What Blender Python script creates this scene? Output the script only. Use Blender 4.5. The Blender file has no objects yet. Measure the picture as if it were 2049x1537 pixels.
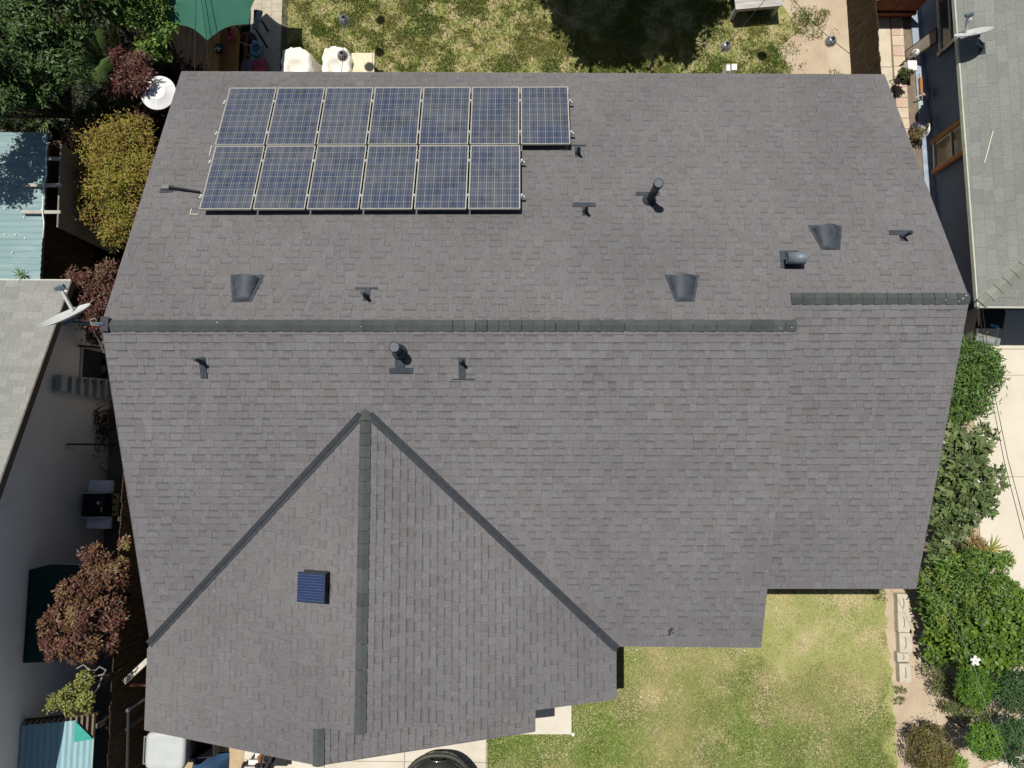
import bpy, math, random
import numpy as np
from mathutils import Vector, Matrix
R = math.radians
rng = np.random.default_rng(7)
random.seed(7)
sc = bpy.context.scene
COL = sc.collection

# ------------------------------------------------------------------ camera
# drone camera, surveyed from the photograph: 24 mm equivalent lens, 17.13 m above the ground, looking almost straight down
F, TILT, ROLL, YAW, CZ = 1422.0, 0.0903, -0.1118, 0.1181, 17.1265
def cam_dir(u2, v2):
    u = math.cos(ROLL)*u2 - math.sin(ROLL)*v2
    v = math.sin(ROLL)*u2 + math.cos(ROLL)*v2
    return u, v
def cam_vec(u2, v2, d):
    u, v = cam_dir(u2, v2)
    yy = v*math.cos(TILT) + d*math.sin(TILT)
    z = v*math.sin(TILT) - d*math.cos(TILT)
    c, s = math.cos(YAW), math.sin(YAW)
    return np.array([c*u - s*yy, s*u + c*yy, z])
CO = np.array([0, 0, CZ])
def ray(x, y):
    return cam_vec((x - 1024.5)/F, (768.5 - y)/F, 1.0)
def P(x, y, z=0.0):            # survey: the world point at height z that the photograph shows at x, y
    d = ray(x, y)
    return CO + d*((z - CZ)/d[2])
def mpp(z):                    # metres per photograph pixel at height z
    return (CZ - z)/F
cd = bpy.data.cameras.new('camera')
cam = bpy.data.objects.new('camera', cd); COL.objects.link(cam)
rt, up, bk = cam_vec(1, 0, 0), cam_vec(0, 1, 0), -cam_vec(0, 0, 1)
cam.matrix_world = Matrix(((rt[0], up[0], bk[0], 0), (rt[1], up[1], bk[1], 0), (rt[2], up[2], bk[2], CZ), (0, 0, 0, 1)))
cd.sensor_fit = 'HORIZONTAL'; cd.sensor_width = 36.0; cd.lens = 36.0*F/2049.0
cd.clip_start = 0.1; cd.clip_end = 1000
sc.camera = cam

# ------------------------------------------------------------------ light
SUN = np.array([-0.525, 0.62, 2.57]); SUN /= np.linalg.norm(SUN)
EL = math.asin(SUN[2]); AZ = math.atan2(SUN[0], SUN[1])
w = bpy.data.worlds.new('World'); sc.world = w; w.use_nodes = True
nt = w.node_tree; nt.nodes.clear()
sky = nt.nodes.new('ShaderNodeTexSky'); sky.sky_type = 'NISHITA'; sky.sun_disc = False
sky.sun_elevation = EL; sky.sun_rotation = AZ; sky.air_density = 1.0; sky.dust_density = 1.0
bg = nt.nodes.new('ShaderNodeBackground'); bg.inputs[1].default_value = 0.05
wo = nt.nodes.new('ShaderNodeOutputWorld')
nt.links.new(sky.outputs[0], bg.inputs[0]); nt.links.new(bg.outputs[0], wo.inputs[0])
sl = bpy.data.lights.new('sun', 'SUN'); sl.energy = 5.0; sl.angle = R(0.53); sl.color = (1.0, 0.955, 0.89)
so = bpy.data.objects.new('sun', sl); COL.objects.link(so)
so.rotation_euler = Vector(SUN).to_track_quat('Z', 'Y').to_euler(); so.location = (-6, 7, 30)
vs = sc.view_settings
vs.view_transform = 'Standard'; vs.look = 'None'; vs.exposure = 0.0; vs.gamma = 1.0; vs.use_curve_mapping = False
sc.cycles.max_bounces = 6; sc.cycles.diffuse_bounces = 3; sc.cycles.transparent_max_bounces = 6
sc.cycles.caustics_reflective = False; sc.cycles.caustics_refractive = False

# ------------------------------------------------------------------ materials
MATS = {}
def M(name, c1, c2=None, scale=6.0, rough=0.8, metal=0.0, bump=0.0, bscale=None, spec=0.22, attr=False, detail=6.0,
      fine=0.0, fscale=120.0, coat=0.0, trans=0.0, lo=0.35, hi=0.65, stretch=None, c3=None, scale3=1.2, alpha=1.0):
    if name in MATS: return MATS[name]
    m = bpy.data.materials.new(name); m.use_nodes = True
    n = m.node_tree.nodes; L = m.node_tree.links; n.clear()
    out = n.new('ShaderNodeOutputMaterial'); b = n.new('ShaderNodeBsdfPrincipled')
    b.inputs['Roughness'].default_value = rough; b.inputs['Metallic'].default_value = metal
    b.inputs['Specular IOR Level'].default_value = spec
    b.inputs['Coat Weight'].default_value = coat; b.inputs['Coat Roughness'].default_value = 0.08
    geo = n.new('ShaderNodeNewGeometry'); pos = geo.outputs['Position']
    if stretch:
        mp = n.new('ShaderNodeMapping'); mp.inputs['Scale'].default_value = stretch
        L.new(pos, mp.inputs['Vector']); pos = mp.outputs['Vector']
    def noise(s, det=detail, ro=0.6):
        t = n.new('ShaderNodeTexNoise'); t.inputs['Scale'].default_value = s; t.inputs['Detail'].default_value = det
        t.inputs['Roughness'].default_value = ro; L.new(pos, t.inputs['Vector']); return t.outputs['Fac']
    def ramp(fac, a, c):
        r = n.new('ShaderNodeMapRange'); r.inputs[1].default_value = a; r.inputs[2].default_value = c; L.new(fac, r.inputs[0]); return r.outputs[0]
    def mix(fac, a, c, mode='MIX'):
        x = n.new('ShaderNodeMix'); x.data_type = 'RGBA'; x.blend_type = mode
        if isinstance(fac, float): x.inputs[0].default_value = fac
        else: L.new(fac, x.inputs[0])
        for k, v in ((6, a), (7, c)):
            if isinstance(v, tuple): x.inputs[k].default_value = (*v, 1)
            else: L.new(v, x.inputs[k])
        return x.outputs[2]
    if attr:
        at = n.new('ShaderNodeAttribute'); at.attribute_name = 'Col'; col = at.outputs['Color']
        if c2: col = mix(ramp(noise(scale), lo, hi), col, mix(1.0, col, c2, 'MULTIPLY'))
    elif c2: col = mix(ramp(noise(scale), lo, hi), c1, c2)
    else:
        rgb = n.new('ShaderNodeRGB'); rgb.outputs[0].default_value = (*c1, 1); col = rgb.outputs[0]
    if c3: col = mix(ramp(noise(scale3, 4), 0.5, 0.68), col, c3)
    if fine:
        f = ramp(noise(fscale, 2, 0.8), 0.25, 0.75)
        g = n.new('ShaderNodeMapRange'); g.inputs[3].default_value = 1 - fine; g.inputs[4].default_value = 1 + fine; L.new(f, g.inputs[0])
        cx = n.new('ShaderNodeCombineColor')
        for k in range(3): L.new(g.outputs[0], cx.inputs[k])
        col = mix(1.0, col, cx.outputs[0], 'MULTIPLY')
    L.new(col, b.inputs['Base Color'])
    if bump:
        bp = n.new('ShaderNodeBump'); bp.inputs['Strength'].default_value = bump; bp.inputs['Distance'].default_value = 0.02
        L.new(noise(bscale or scale*3, 4), bp.inputs['Height']); L.new(bp.outputs[0], b.inputs['Normal'])
    sh = b.outputs[0]
    if trans:
        tr = n.new('ShaderNodeBsdfTranslucent'); L.new(col, tr.inputs[0])
        ms = n.new('ShaderNodeMixShader'); ms.inputs[0].default_value = trans
        L.new(sh, ms.inputs[1]); L.new(tr.outputs[0], ms.inputs[2]); sh = ms.outputs[0]
    if alpha < 1:
        tp = n.new('ShaderNodeBsdfTransparent'); ms = n.new('ShaderNodeMixShader'); ms.inputs[0].default_value = alpha
        L.new(tp.outputs[0], ms.inputs[1]); L.new(sh, ms.inputs[2]); sh = ms.outputs[0]
    L.new(sh, out.inputs[0]); MATS[name] = m; return m

def cell_mat():
    m = bpy.data.materials.new('silicon_cell'); m.use_nodes = True
    n = m.node_tree.nodes; L = m.node_tree.links; b = n['Principled BSDF']
    tc = n.new('ShaderNodeTexCoord'); sx = n.new('ShaderNodeSeparateXYZ'); L.new(tc.outputs['Object'], sx.inputs[0])
    ab = n.new('ShaderNodeMath'); ab.operation = 'ABSOLUTE'; L.new(sx.outputs[0], ab.inputs[0])
    sb = n.new('ShaderNodeMath'); sb.operation = 'SUBTRACT'; sb.inputs[1].default_value = 0.034; L.new(ab.outputs[0], sb.inputs[0])
    a2 = n.new('ShaderNodeMath'); a2.operation = 'ABSOLUTE'; L.new(sb.outputs[0], a2.inputs[0])
    lt = n.new('ShaderNodeMath'); lt.operation = 'LESS_THAN'; lt.inputs[1].default_value = 0.0024; L.new(a2.outputs[0], lt.inputs[0])
    geo = n.new('ShaderNodeNewGeometry')
    def nz(s, d):
        t = n.new('ShaderNodeTexNoise'); t.inputs['Scale'].default_value = s; t.inputs['Detail'].default_value = d; L.new(geo.outputs['Position'], t.inputs['Vector']); return t.outputs['Fac']
    def rp(f, a, c, o0=0., o1=1.):
        r = n.new('ShaderNodeMapRange'); r.inputs[1].default_value = a; r.inputs[2].default_value = c; r.inputs[3].default_value = o0; r.inputs[4].default_value = o1; L.new(f, r.inputs[0]); return r.outputs[0]
    def mx(f, a, c):
        x = n.new('ShaderNodeMix'); x.data_type = 'RGBA'; L.new(f, x.inputs[0])
        for k, v in ((6, a), (7, c)):
            if isinstance(v, tuple): x.inputs[k].default_value = (*v, 1)
            else: L.new(v, x.inputs[k])
        return x.outputs[2]
    oi = n.new('ShaderNodeObjectInfo')
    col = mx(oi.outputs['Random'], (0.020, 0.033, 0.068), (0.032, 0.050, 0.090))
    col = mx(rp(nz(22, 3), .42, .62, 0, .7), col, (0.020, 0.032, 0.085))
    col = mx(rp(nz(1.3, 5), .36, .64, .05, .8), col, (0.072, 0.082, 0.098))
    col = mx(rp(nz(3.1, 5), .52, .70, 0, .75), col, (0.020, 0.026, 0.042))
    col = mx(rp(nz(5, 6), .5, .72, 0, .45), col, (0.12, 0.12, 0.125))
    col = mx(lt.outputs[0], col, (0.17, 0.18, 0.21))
    L.new(col, b.inputs['Base Color'])
    b.inputs['Roughness'].default_value = 0.45; b.inputs['Coat Weight'].default_value = 0.5; b.inputs['Coat Roughness'].default_value = 0.15
    return m

# ------------------------------------------------------------------ mesh helpers
def world_loc(o):
    v = np.zeros(3)
    while o is not None:
        v += np.array(o.location); o = o.parent
    return v
class MB:
    def __init__(s): s.v = []; s.f = []; s.c = []
    def add(s, vs, fs, col=None):
        o = len(s.v); s.v.extend([tuple(map(float, p)) for p in vs])
        for f in fs: s.f.append(tuple(i + o for i in f)); s.c.append(col)
        return s
    def box(s, c, d, X=(1, 0, 0), Y=(0, 1, 0), Z=(0, 0, 1), col=None):
        c, X, Y, Z = map(np.array, (c, X, Y, Z)); vs = []
        for k in (-.5, .5):
            for (a, b) in ((-.5, -.5), (.5, -.5), (.5, .5), (-.5, .5)): vs.append(c + X*d[0]*a + Y*d[1]*b + Z*d[2]*k)
        return s.add(vs, [(3, 2, 1, 0), (4, 5, 6, 7), (0, 1, 5, 4), (1, 2, 6, 5), (2, 3, 7, 6), (3, 0, 4, 7)], col)
    def beam(s, a, b, wd, h, upv=(0, 0, 1), col=None):
        a, b = np.array(a, float), np.array(b, float); x = b - a; l = np.linalg.norm(x); x /= l
        u = np.array(upv, float); y = np.cross(u, x)
        if np.linalg.norm(y) < 1e-4: y = np.cross((0, 1, 0), x)
        y /= np.linalg.norm(y); z = np.cross(x, y)
        return s.box((a + b)/2, (l, wd, h), x, y, z, col)
    def cyl(s, a, b, r0, r1=None, n=12, caps=True, col=None):
        r1 = r0 if r1 is None else r1
        a, b = np.array(a, float), np.array(b, float); z = b - a; z /= np.linalg.norm(z)
        x = np.cross(z, (0.31, 0.9, 0.3)); x /= np.linalg.norm(x); y = np.cross(z, x); vs = []
        for c, r in ((a, r0), (b, r1)):
            for k in range(n):
                t = 2*math.pi*k/n; vs.append(c + (x*math.cos(t) + y*math.sin(t))*r)
        fs = [(k, (k+1) % n, n + (k+1) % n, n + k) for k in range(n)]
        if caps: fs += [tuple(range(n))[::-1], tuple(range(n, 2*n))]
        return s.add(vs, fs, col)
    def tube(s, pts, r, n=6, col=None):
        pts = [np.array(p, float) for p in pts]; rs = r if hasattr(r, '__len__') else [r]*len(pts); vs = []
        for i, p in enumerate(pts):
            t = pts[min(i+1, len(pts)-1)] - pts[max(i-1, 0)]; t /= (np.linalg.norm(t) + 1e-9)
            x = np.cross(t, (0.17, 0.28, 0.94) if abs(t[2]) < .9 else (1, 0, 0)); x /= np.linalg.norm(x); y = np.cross(t, x)
            for k in range(n):
                a = 2*math.pi*k/n; vs.append(p + (x*math.cos(a) + y*math.sin(a))*rs[i])
        fs = []
        for i in range(len(pts)-1):
            for k in range(n): fs.append((i*n+k, i*n+(k+1) % n, (i+1)*n+(k+1) % n, (i+1)*n+k))
        fs += [tuple(range(n))[::-1], tuple(range((len(pts)-1)*n, len(pts)*n))]
        return s.add(vs, fs, col)
    def lathe(s, prof, c=(0, 0, 0), n=24, col=None, Z=(0, 0, 1)):
        c = np.array(c, float); z = np.array(Z, float); z /= np.linalg.norm(z)
        x = np.cross(z, (0, 1, 0.01)); x /= np.linalg.norm(x); y = np.cross(z, x); vs = []
        for r, h in prof:
            for k in range(n):
                t = 2*math.pi*k/n; vs.append(c + (x*math.cos(t) + y*math.sin(t))*r + z*h)
        fs = []
        for i in range(len(prof)-1):
            for k in range(n): fs.append((i*n+k, i*n+(k+1) % n, (i+1)*n+(k+1) % n, (i+1)*n+k))
        fs += [tuple(range(n))[::-1], tuple(range((len(prof)-1)*n, len(prof)*n))]
        return s.add(vs, fs, col)
    def prism(s, pts, off, col=None):         # polygon of 3-D points, thickened by the vector off
        pts = [np.array(p, float) for p in pts]; n = len(pts); off = np.array(off, float)
        nn = np.zeros(3)
        for i in range(n): nn += np.cross(pts[i], pts[(i+1) % n])
        if nn @ off > 0: pts = pts[::-1]
        vs = pts + [p + off for p in pts]
        fs = [tuple(range(n)), tuple(range(n, 2*n))[::-1]] + [((i+1) % n, i, n + i, n + (i+1) % n) for i in range(n)]
        return s.add(vs, fs, col)
    def build(s, name, mat, parent=None, smooth=False, bevel=0.0):
        off = world_loc(parent) if parent is not None else np.zeros(3)
        return mesh_obj(name, np.array(s.v) - off, s.f, mat, parent, s.c if any(c is not None for c in s.c) else None, smooth, bevel)
def mesh_obj(name, v, f, mat, parent=None, cols=None, smooth=False, bevel=0.0):
    me = bpy.data.meshes.new(name)
    me.from_pydata([tuple(p) for p in v], [], f)
    if cols is not None:
        at = me.color_attributes.new('Col', 'FLOAT_COLOR', 'CORNER')
        arr = []
        for p, c in zip(me.polygons, cols): arr.extend([(*(c or (.5, .5, .5)), 1.0)]*p.loop_total)
        at.data.foreach_set('color', np.array(arr, dtype=np.float32).ravel())
    if smooth: me.polygons.foreach_set('use_smooth', [True]*len(me.polygons))
    me.materials.append(mat); me.update()
    o = bpy.data.objects.new(name, me); COL.objects.link(o); o.parent = parent
    if bevel:
        bv = o.modifiers.new('bevel', 'BEVEL'); bv.width = bevel; bv.segments = 2; bv.limit_method = 'ANGLE'
    return o
def tris_obj(name, v, cols, mat, parent=None, nv=3):     # v: (n*nv,3) numpy, one polygon every nv vertices, one colour each
    off = world_loc(parent) if parent is not None else np.zeros(3)
    v = (v - off).astype(np.float32); n = len(v)//nv
    me = bpy.data.meshes.new(name); me.vertices.add(len(v)); me.vertices.foreach_set('co', v.ravel())
    me.loops.add(len(v)); me.loops.foreach_set('vertex_index', np.arange(len(v), dtype=np.int32))
    me.polygons.add(n); me.polygons.foreach_set('loop_start', np.arange(0, len(v), nv, dtype=np.int32))
    me.polygons.foreach_set('loop_total', np.full(n, nv, dtype=np.int32))
    at = me.color_attributes.new('Col', 'FLOAT_COLOR', 'CORNER')
    c4 = np.ones((n, 4), np.float32); c4[:, :3] = cols
    at.data.foreach_set('color', np.repeat(c4, nv, 0).ravel())
    me.materials.append(mat); me.update(calc_edges=True); me.validate()
    o = bpy.data.objects.new(name, me); COL.objects.link(o); o.parent = parent; return o
def tag(o, label, cat, group=None, kind=None):
    o['label'] = label; o['category'] = cat
    if group: o['group'] = group
    if kind: o['kind'] = kind
    return o
def thing(name, label, cat, loc=(0, 0, 0), group=None):
    o = bpy.data.objects.new(name, None); COL.objects.link(o); o.location = tuple(map(float, loc)); o.empty_display_size = .2
    return tag(o, label, cat, group)
def setting(o): o['kind'] = 'structure'; return o
def stuff(o): o['kind'] = 'stuff'; return o
def copy_tree(o, parent=None):
    c = o.copy(); COL.objects.link(c); c.parent = parent
    for ch in list(o.children): copy_tree(ch, c)
    return c

# value noise for scatter masks and patch colours
_T = rng.random((64, 64))
def vnoise(x, y, s):
    x = np.asarray(x)*s; y = np.asarray(y)*s; xi = np.floor(x).astype(int); yi = np.floor(y).astype(int)
    fx = x - xi; fy = y - yi; fx = fx*fx*(3-2*fx); fy = fy*fy*(3-2*fy); g = lambda a, b: _T[a % 64, b % 64]
    return (g(xi, yi)*(1-fx) + g(xi+1, yi)*fx)*(1-fy) + (g(xi, yi+1)*(1-fx) + g(xi+1, yi+1)*fx)*fy
def fbm(x, y, s): return (vnoise(x, y, s) + .5*vnoise(x+3.1, y+7.7, s*2.1) + .25*vnoise(x+9.2, y+1.3, s*4.3))/1.75
def inpoly(x, y, poly):
    ins = np.zeros(len(x), bool); n = len(poly)
    for i in range(n):
        x0, y0 = poly[i][:2]; x1, y1 = poly[(i+1) % n][:2]
        c = ((y0 > y) != (y1 > y)); ins ^= c & (x < (x1-x0)*(y-y0)/((y1-y0) if y1 != y0 else 1e-9) + x0)
    return ins
def clip(poly, q):             # Sutherland-Hodgman, both counter-clockwise in 2-D
    out = poly
    for i in range(len(q)):
        a = q[i]; b = q[(i+1) % len(q)]; inp = out; out = []
        if not inp: return []
        sd = lambda p: (b[0]-a[0])*(p[1]-a[1]) - (b[1]-a[1])*(p[0]-a[0])
        for j in range(len(inp)):
            p, r = inp[j], inp[(j+1) % len(inp)]; sp, sr = sd(p), sd(r)
            if sp >= 0: out.append(p)
            if (sp >= 0) != (sr >= 0):
                t = sp/(sp - sr); out.append((p[0]+(r[0]-p[0])*t, p[1]+(r[1]-p[1])*t))
    return out
def area(p): return .5*sum(p[i][0]*p[(i+1) % len(p)][1] - p[(i+1) % len(p)][0]*p[i][1] for i in range(len(p)))

# ------------------------------------------------------------------ common materials
SHINGLE = M('asphalt_shingle', (1, 1, 1), (0.84, 0.84, 0.85), scale=0.35, rough=0.95, spec=0.15, attr=True, fine=0.24, fscale=34.0, lo=.4, hi=.66)
RIDGECAP = M('ridge_cap_shingle', (1, 1, 1), (0.82, 0.84, 0.82), scale=5, rough=0.95, spec=0.15, attr=True, fine=0.22, fscale=70)
DECK = M('roof_deck_board', (0.10, 0.085, 0.07), (0.07, 0.06, 0.05), scale=3)
FLASH = M('painted_flashing', (0.055, 0.066, 0.080), (0.036, 0.043, 0.053), scale=9, rough=0.55, bump=.1, fine=.1)
PIPE = M('dark_vent_pipe', (0.024, 0.028, 0.034), (0.032, 0.036, 0.042), scale=14, rough=0.6)
CAPM = M('vent_cap_metal', (0.13, 0.14, 0.155), (0.10, 0.11, 0.12), scale=20, rough=0.75, spec=.2)
DRIP = M('drip_edge_metal', (0.17, 0.155, 0.165), (0.13, 0.12, 0.125), scale=6, rough=0.5)
STUCCO = M('cream_stucco', (0.55, 0.5, 0.42), (0.5, 0.45, 0.37), scale=3, bump=.4, bscale=60)
ALU = M('aluminium', (0.66, 0.66, 0.64), (0.55, 0.55, 0.53), scale=12, rough=0.42, metal=0.45)
WHITE = M('white_paint', (0.74, 0.73, 0.70), (0.66, 0.65, 0.61), scale=5, rough=0.5)
BLACK = M('black_plastic', (0.016, 0.017, 0.019), (0.022, 0.023, 0.025), scale=8, rough=0.5)
WOOD = M('weathered_wood', (0.20, 0.155, 0.115), (0.12, 0.09, 0.065), scale=7, rough=0.9, stretch=(4, 4, .6), bump=.2)
DARKWOOD = M('dark_fence_wood', (0.085, 0.062, 0.040), (0.030, 0.021, 0.014), scale=6, rough=0.9, stretch=(5, 5, .5), spec=.05)
REDWOOD = M('red_stained_wood', (0.24, 0.085, 0.045), (0.15, 0.05, 0.03), scale=6, rough=0.8, stretch=(5, 5, .5))
GREYWOOD = M('grey_plywood', (0.21, 0.19, 0.165), (0.15, 0.135, 0.12), scale=3, rough=0.9, stretch=(3, 3, .5))
CONC = M('pale_concrete', (0.60, 0.565, 0.475), (0.53, 0.49, 0.40), scale=1.6, rough=0.9, fine=.06, fscale=50, c3=(0.50, 0.455, 0.36), scale3=0.8)
TANCONC = M('tan_aggregate_concrete', (0.46, 0.36, 0.22), (0.38, 0.29, 0.17), scale=4, rough=0.95, fine=.2, fscale=45)
SOIL = M('dry_soil', (0.46, 0.375, 0.27), (0.39, 0.31, 0.215), scale=2.2, rough=1.0, fine=.18, fscale=30, c3=(0.50, 0.42, 0.315), scale3=.7)
DARKSOIL = M('shaded_garden_soil', (0.022, 0.017, 0.012), (0.012, 0.009, 0.007), scale=2.5, rough=1.0, fine=.3, fscale=30, spec=.05)  # deep shade under the trees is put into this dark base colour
TURF = M('turf_thatch', (0.21, 0.225, 0.07), (0.36, 0.30, 0.16), scale=3.2, rough=1.0, fine=.3, fscale=30, lo=.42, hi=.6)
LEAF = M('leaf', (1, 1, 1), attr=True, rough=0.5, spec=0.3, trans=0.2)
MATTE_LEAF = M('matte_leaf', (1, 1, 1), attr=True, rough=0.7, spec=0.25, trans=0.22)
GRASS = M('grass_blade', (1, 1, 1), attr=True, rough=0.8, spec=0.2, trans=0.25)
BARK = M('bark', (0.075, 0.058, 0.042), (0.04, 0.03, 0.022), scale=9, rough=.95, bump=.3)
GLASS = M('dark_window_glass', (0.03, 0.035, 0.042), (0.04, 0.045, 0.05), scale=2, rough=0.12, spec=.6)
WIRE = M('dark_cable', (0.02, 0.02, 0.02), rough=.6)

# ------------------------------------------------------------------ the ground
def sheet(name, pts, mat, z, thick=0.0, parent=None):
    mb = MB(); pts = [(p[0], p[1], z) for p in pts]
    if thick: mb.prism(pts, (0, 0, -thick))
    else:
        if area([p[:2] for p in pts]) < 0: pts = pts[::-1]
        mb.add(pts, [tuple(range(len(pts)))])
    return mb.build(name, mat, parent)
setting(sheet('ground', [(-90, -90), (90, -90), (90, 90), (-90, 90)], SOIL, 0))

# ------------------------------------------------------------------ roofs
def plane_of(a, b, c):
    n = np.cross(b - a, c - a); n /= np.linalg.norm(n)
    if n[2] < 0: n = -n
    return n, float(n @ a)
def hit(x, y, pl):             # the point of a roof plane that the photograph shows at x, y
    d = ray(x, y); n, k = pl; return CO + d*((k - n @ CO)/(n @ d))
def zon(pl, x, y): n, k = pl; return (k - n[0]*x - n[1]*y)/n[2]
class Slope:
    """one roof plane: u runs along its courses, v up the slope"""
    def __init__(s, pl, org, udir):
        s.n = pl[0]; s.pl = pl; s.o = np.array(org, float); u = np.array(udir, float); u -= s.n*(u @ s.n); s.u = u/np.linalg.norm(u)
        s.v = np.cross(s.n, s.u)
        if s.v[2] < 0: s.u = -s.u; s.v = np.cross(s.n, s.u)
    def uv(s, p): d = np.array(p) - s.o; return (float(d @ s.u), float(d @ s.v))
    def p(s, u, v, h=0.0): return s.o + s.u*u + s.v*v + s.n*h
def tab_mesh(mb, S, poly, v0, v1, hlow, col, band, bandcol, off=0.0):
    H = lambda q: hlow + (0.0015 - hlow)*min(1, max(0, (q[1]-v0)/(v1-v0)))
    n = len(poly)
    vs = [S.p(q[0], q[1], H(q) + off) for q in poly] + [S.p(q[0], q[1], -0.004 + off) for q in poly]
    if band and n == 4:
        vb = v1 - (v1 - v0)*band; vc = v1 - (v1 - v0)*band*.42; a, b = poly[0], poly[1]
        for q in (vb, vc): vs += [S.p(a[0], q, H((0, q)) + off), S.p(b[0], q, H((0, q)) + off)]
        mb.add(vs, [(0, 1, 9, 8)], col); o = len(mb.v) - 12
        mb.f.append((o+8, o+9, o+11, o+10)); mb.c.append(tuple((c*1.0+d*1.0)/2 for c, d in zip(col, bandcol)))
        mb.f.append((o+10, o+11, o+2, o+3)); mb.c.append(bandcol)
    else:
        mb.add(vs, [tuple(range(n))], col); o = len(mb.v) - len(vs)
    for i in range(n):
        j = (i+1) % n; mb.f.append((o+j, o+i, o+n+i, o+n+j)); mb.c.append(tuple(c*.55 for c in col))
PAL_MAIN = [(0.162, 0.153, 0.150), (0.157, 0.148, 0.145), (0.167, 0.159, 0.156), (0.153, 0.142, 0.138), (0.162, 0.154, 0.152)]
def shingles(slope_obj, S, polys, e, pal, wr=(.08, .24), hl=(.010, .016), bandp=.44, band=.30, bandk=.63, single=0, single_from='top', seed=1, off=0.0, phase=0.0, cool=(.985, 1.012, 1.05)):
    rg = random.Random(seed); mb = MB(); solo = []
    polys = [p if area(p) > 0 else p[::-1] for p in polys]
    umin = min(q[0] for p in polys for q in p); umax = max(q[0] for p in polys for q in p)
    vmin = min(q[1] for p in polys for q in p); vmax = max(q[1] for p in polys for q in p)
    k = math.floor((vmin - phase)/e) - 1
    while phase + k*e < vmax:
        v0 = phase + k*e; v1 = v0 + e; k += 1
        u = umin - rg.random()*.3; last = False
        while u < umax:
            wd = rg.uniform(*wr) if rg.random() < .8 else rg.uniform(wr[0], wr[1]*1.35)
            u1 = u + wd; rect = [(u+.0012, v0), (u1-.0012, v0), (u1-.0012, v1), (u+.0012, v1)]
            t = rg.choice(pal); g = rg.gauss(1, .022); col = tuple(c*g*k for c, k in zip(t, cool))
            thick = rg.random() < .5; hlow = hl[1] if thick else hl[0]
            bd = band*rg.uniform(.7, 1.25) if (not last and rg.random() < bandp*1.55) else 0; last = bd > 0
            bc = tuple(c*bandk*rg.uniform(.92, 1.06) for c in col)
            for q in polys:
                c = clip(rect, q)
                if len(c) < 3 or area(c) < 2e-4: continue
                if abs(area(c) - area(rect)) < 1e-7: solo.append((v0, rect, v1, hlow, col, bd, bc))
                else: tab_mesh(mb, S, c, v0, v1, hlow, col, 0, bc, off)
            u = u1
    if single:
        solo.sort(key=lambda t: -t[0] if single_from == 'top' else t[0])
        for v0, rect, v1, hlow, col, bd, bc in solo[:single]:
            m1 = MB(); tab_mesh(m1, S, rect, v0, v1, hlow, col, bd, bc, off); m1.build('shingle', SHINGLE, slope_obj)
        solo = solo[single:]
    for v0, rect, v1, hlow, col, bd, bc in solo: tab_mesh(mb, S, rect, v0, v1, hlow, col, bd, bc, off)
    if mb.f: stuff(mb.build('shingles', SHINGLE, slope_obj))
def ridge_caps(house, a, b, nl, nr, half, expo, face, col=(0.088, 0.100, 0.094), seed=3, h=.026):
    """caps folded over the ridge from a to b; nl, nr the two slope normals; face=+1: butt edges face b"""
    rg = random.Random(seed); a, b = np.array(a), np.array(b); L = np.linalg.norm(b-a); x = (b-a)/L
    def down(n):
        d = np.cross(n, x); d = d if d[2] < 0 else -d; return d/np.linalg.norm(d)
    dl, dr = down(nl), down(nr); upv = (nl + nr); upv /= np.linalg.norm(upv); n = max(1, int(round(L/expo))); e = L/n
    if face > 0: MB().add([a + dl*half*.97 + nl*.008, a + upv*.012, a + dr*half*.97 + nr*.008, b + dl*half*.97 + nl*.008, b + upv*.012, b + dr*half*.97 + nr*.008], [(0, 1, 4, 3), (1, 2, 5, 4)]).build('ridge_joint_shade', M('tar', (.018, .018, .018), rough=.6), house)  # near-black strip paints in the shadow lines at the cap butt edges
    for i in range(n):
        s0, s1 = i*e, (i+1)*e + .002
        if face > 0: s1 -= .010
        if face > 0: h0, h1 = h*.55, h*1.25
        else: h0, h1 = h*1.25, h*.55
        g = rg.gauss(1, .06); c = tuple(k*g for k in col); hw = half*rg.uniform(.97, 1.04); sk = rg.uniform(-.006, .006)
        vs = []
        for s_, hh in ((s0, h0), (s1, h1)):
            p = a + x*(s_ + sk)
            vs += [p + dl*hw + nl*hh, p + upv*(hh + .006), p + dr*hw + nr*hh, p + dl*hw - nl*.003, p + dr*hw - nr*.003]
        f = [(0, 1, 6, 5), (1, 2, 7, 6), (3, 0, 5, 8), (2, 4, 9, 7), (0, 3, 4, 2, 1), (5, 6, 7, 9, 8)]
        MB().add(vs, f, c).build('ridge_cap', RIDGECAP, house)
def slab(name, pts, house, th=.06, drop=.006, mat=None):
    n = np.cross(pts[1]-pts[0], pts[2]-pts[0]); n /= np.linalg.norm(n); n = n if n[2] > 0 else -n
    return MB().prism([p - n*drop for p in pts], (0, 0, -th)).build(name, mat or DECK, house)
def edge_trim(house, a, b, outv, h=.075, t=.014, name='drip_edge', mat=None, lip=.035):
    a, b = np.array(a), np.array(b); o = np.array(outv, float); o /= np.linalg.norm(o); z = np.array((0, 0, 1.))
    mb = MB(); mb.prism([a + o*.002 + z*.004, b + o*.002 + z*.004, b + o*t + z*.004, a + o*t + z*.004], -z*h)
    mb.build(name, mat or DRIP, house)

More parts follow.
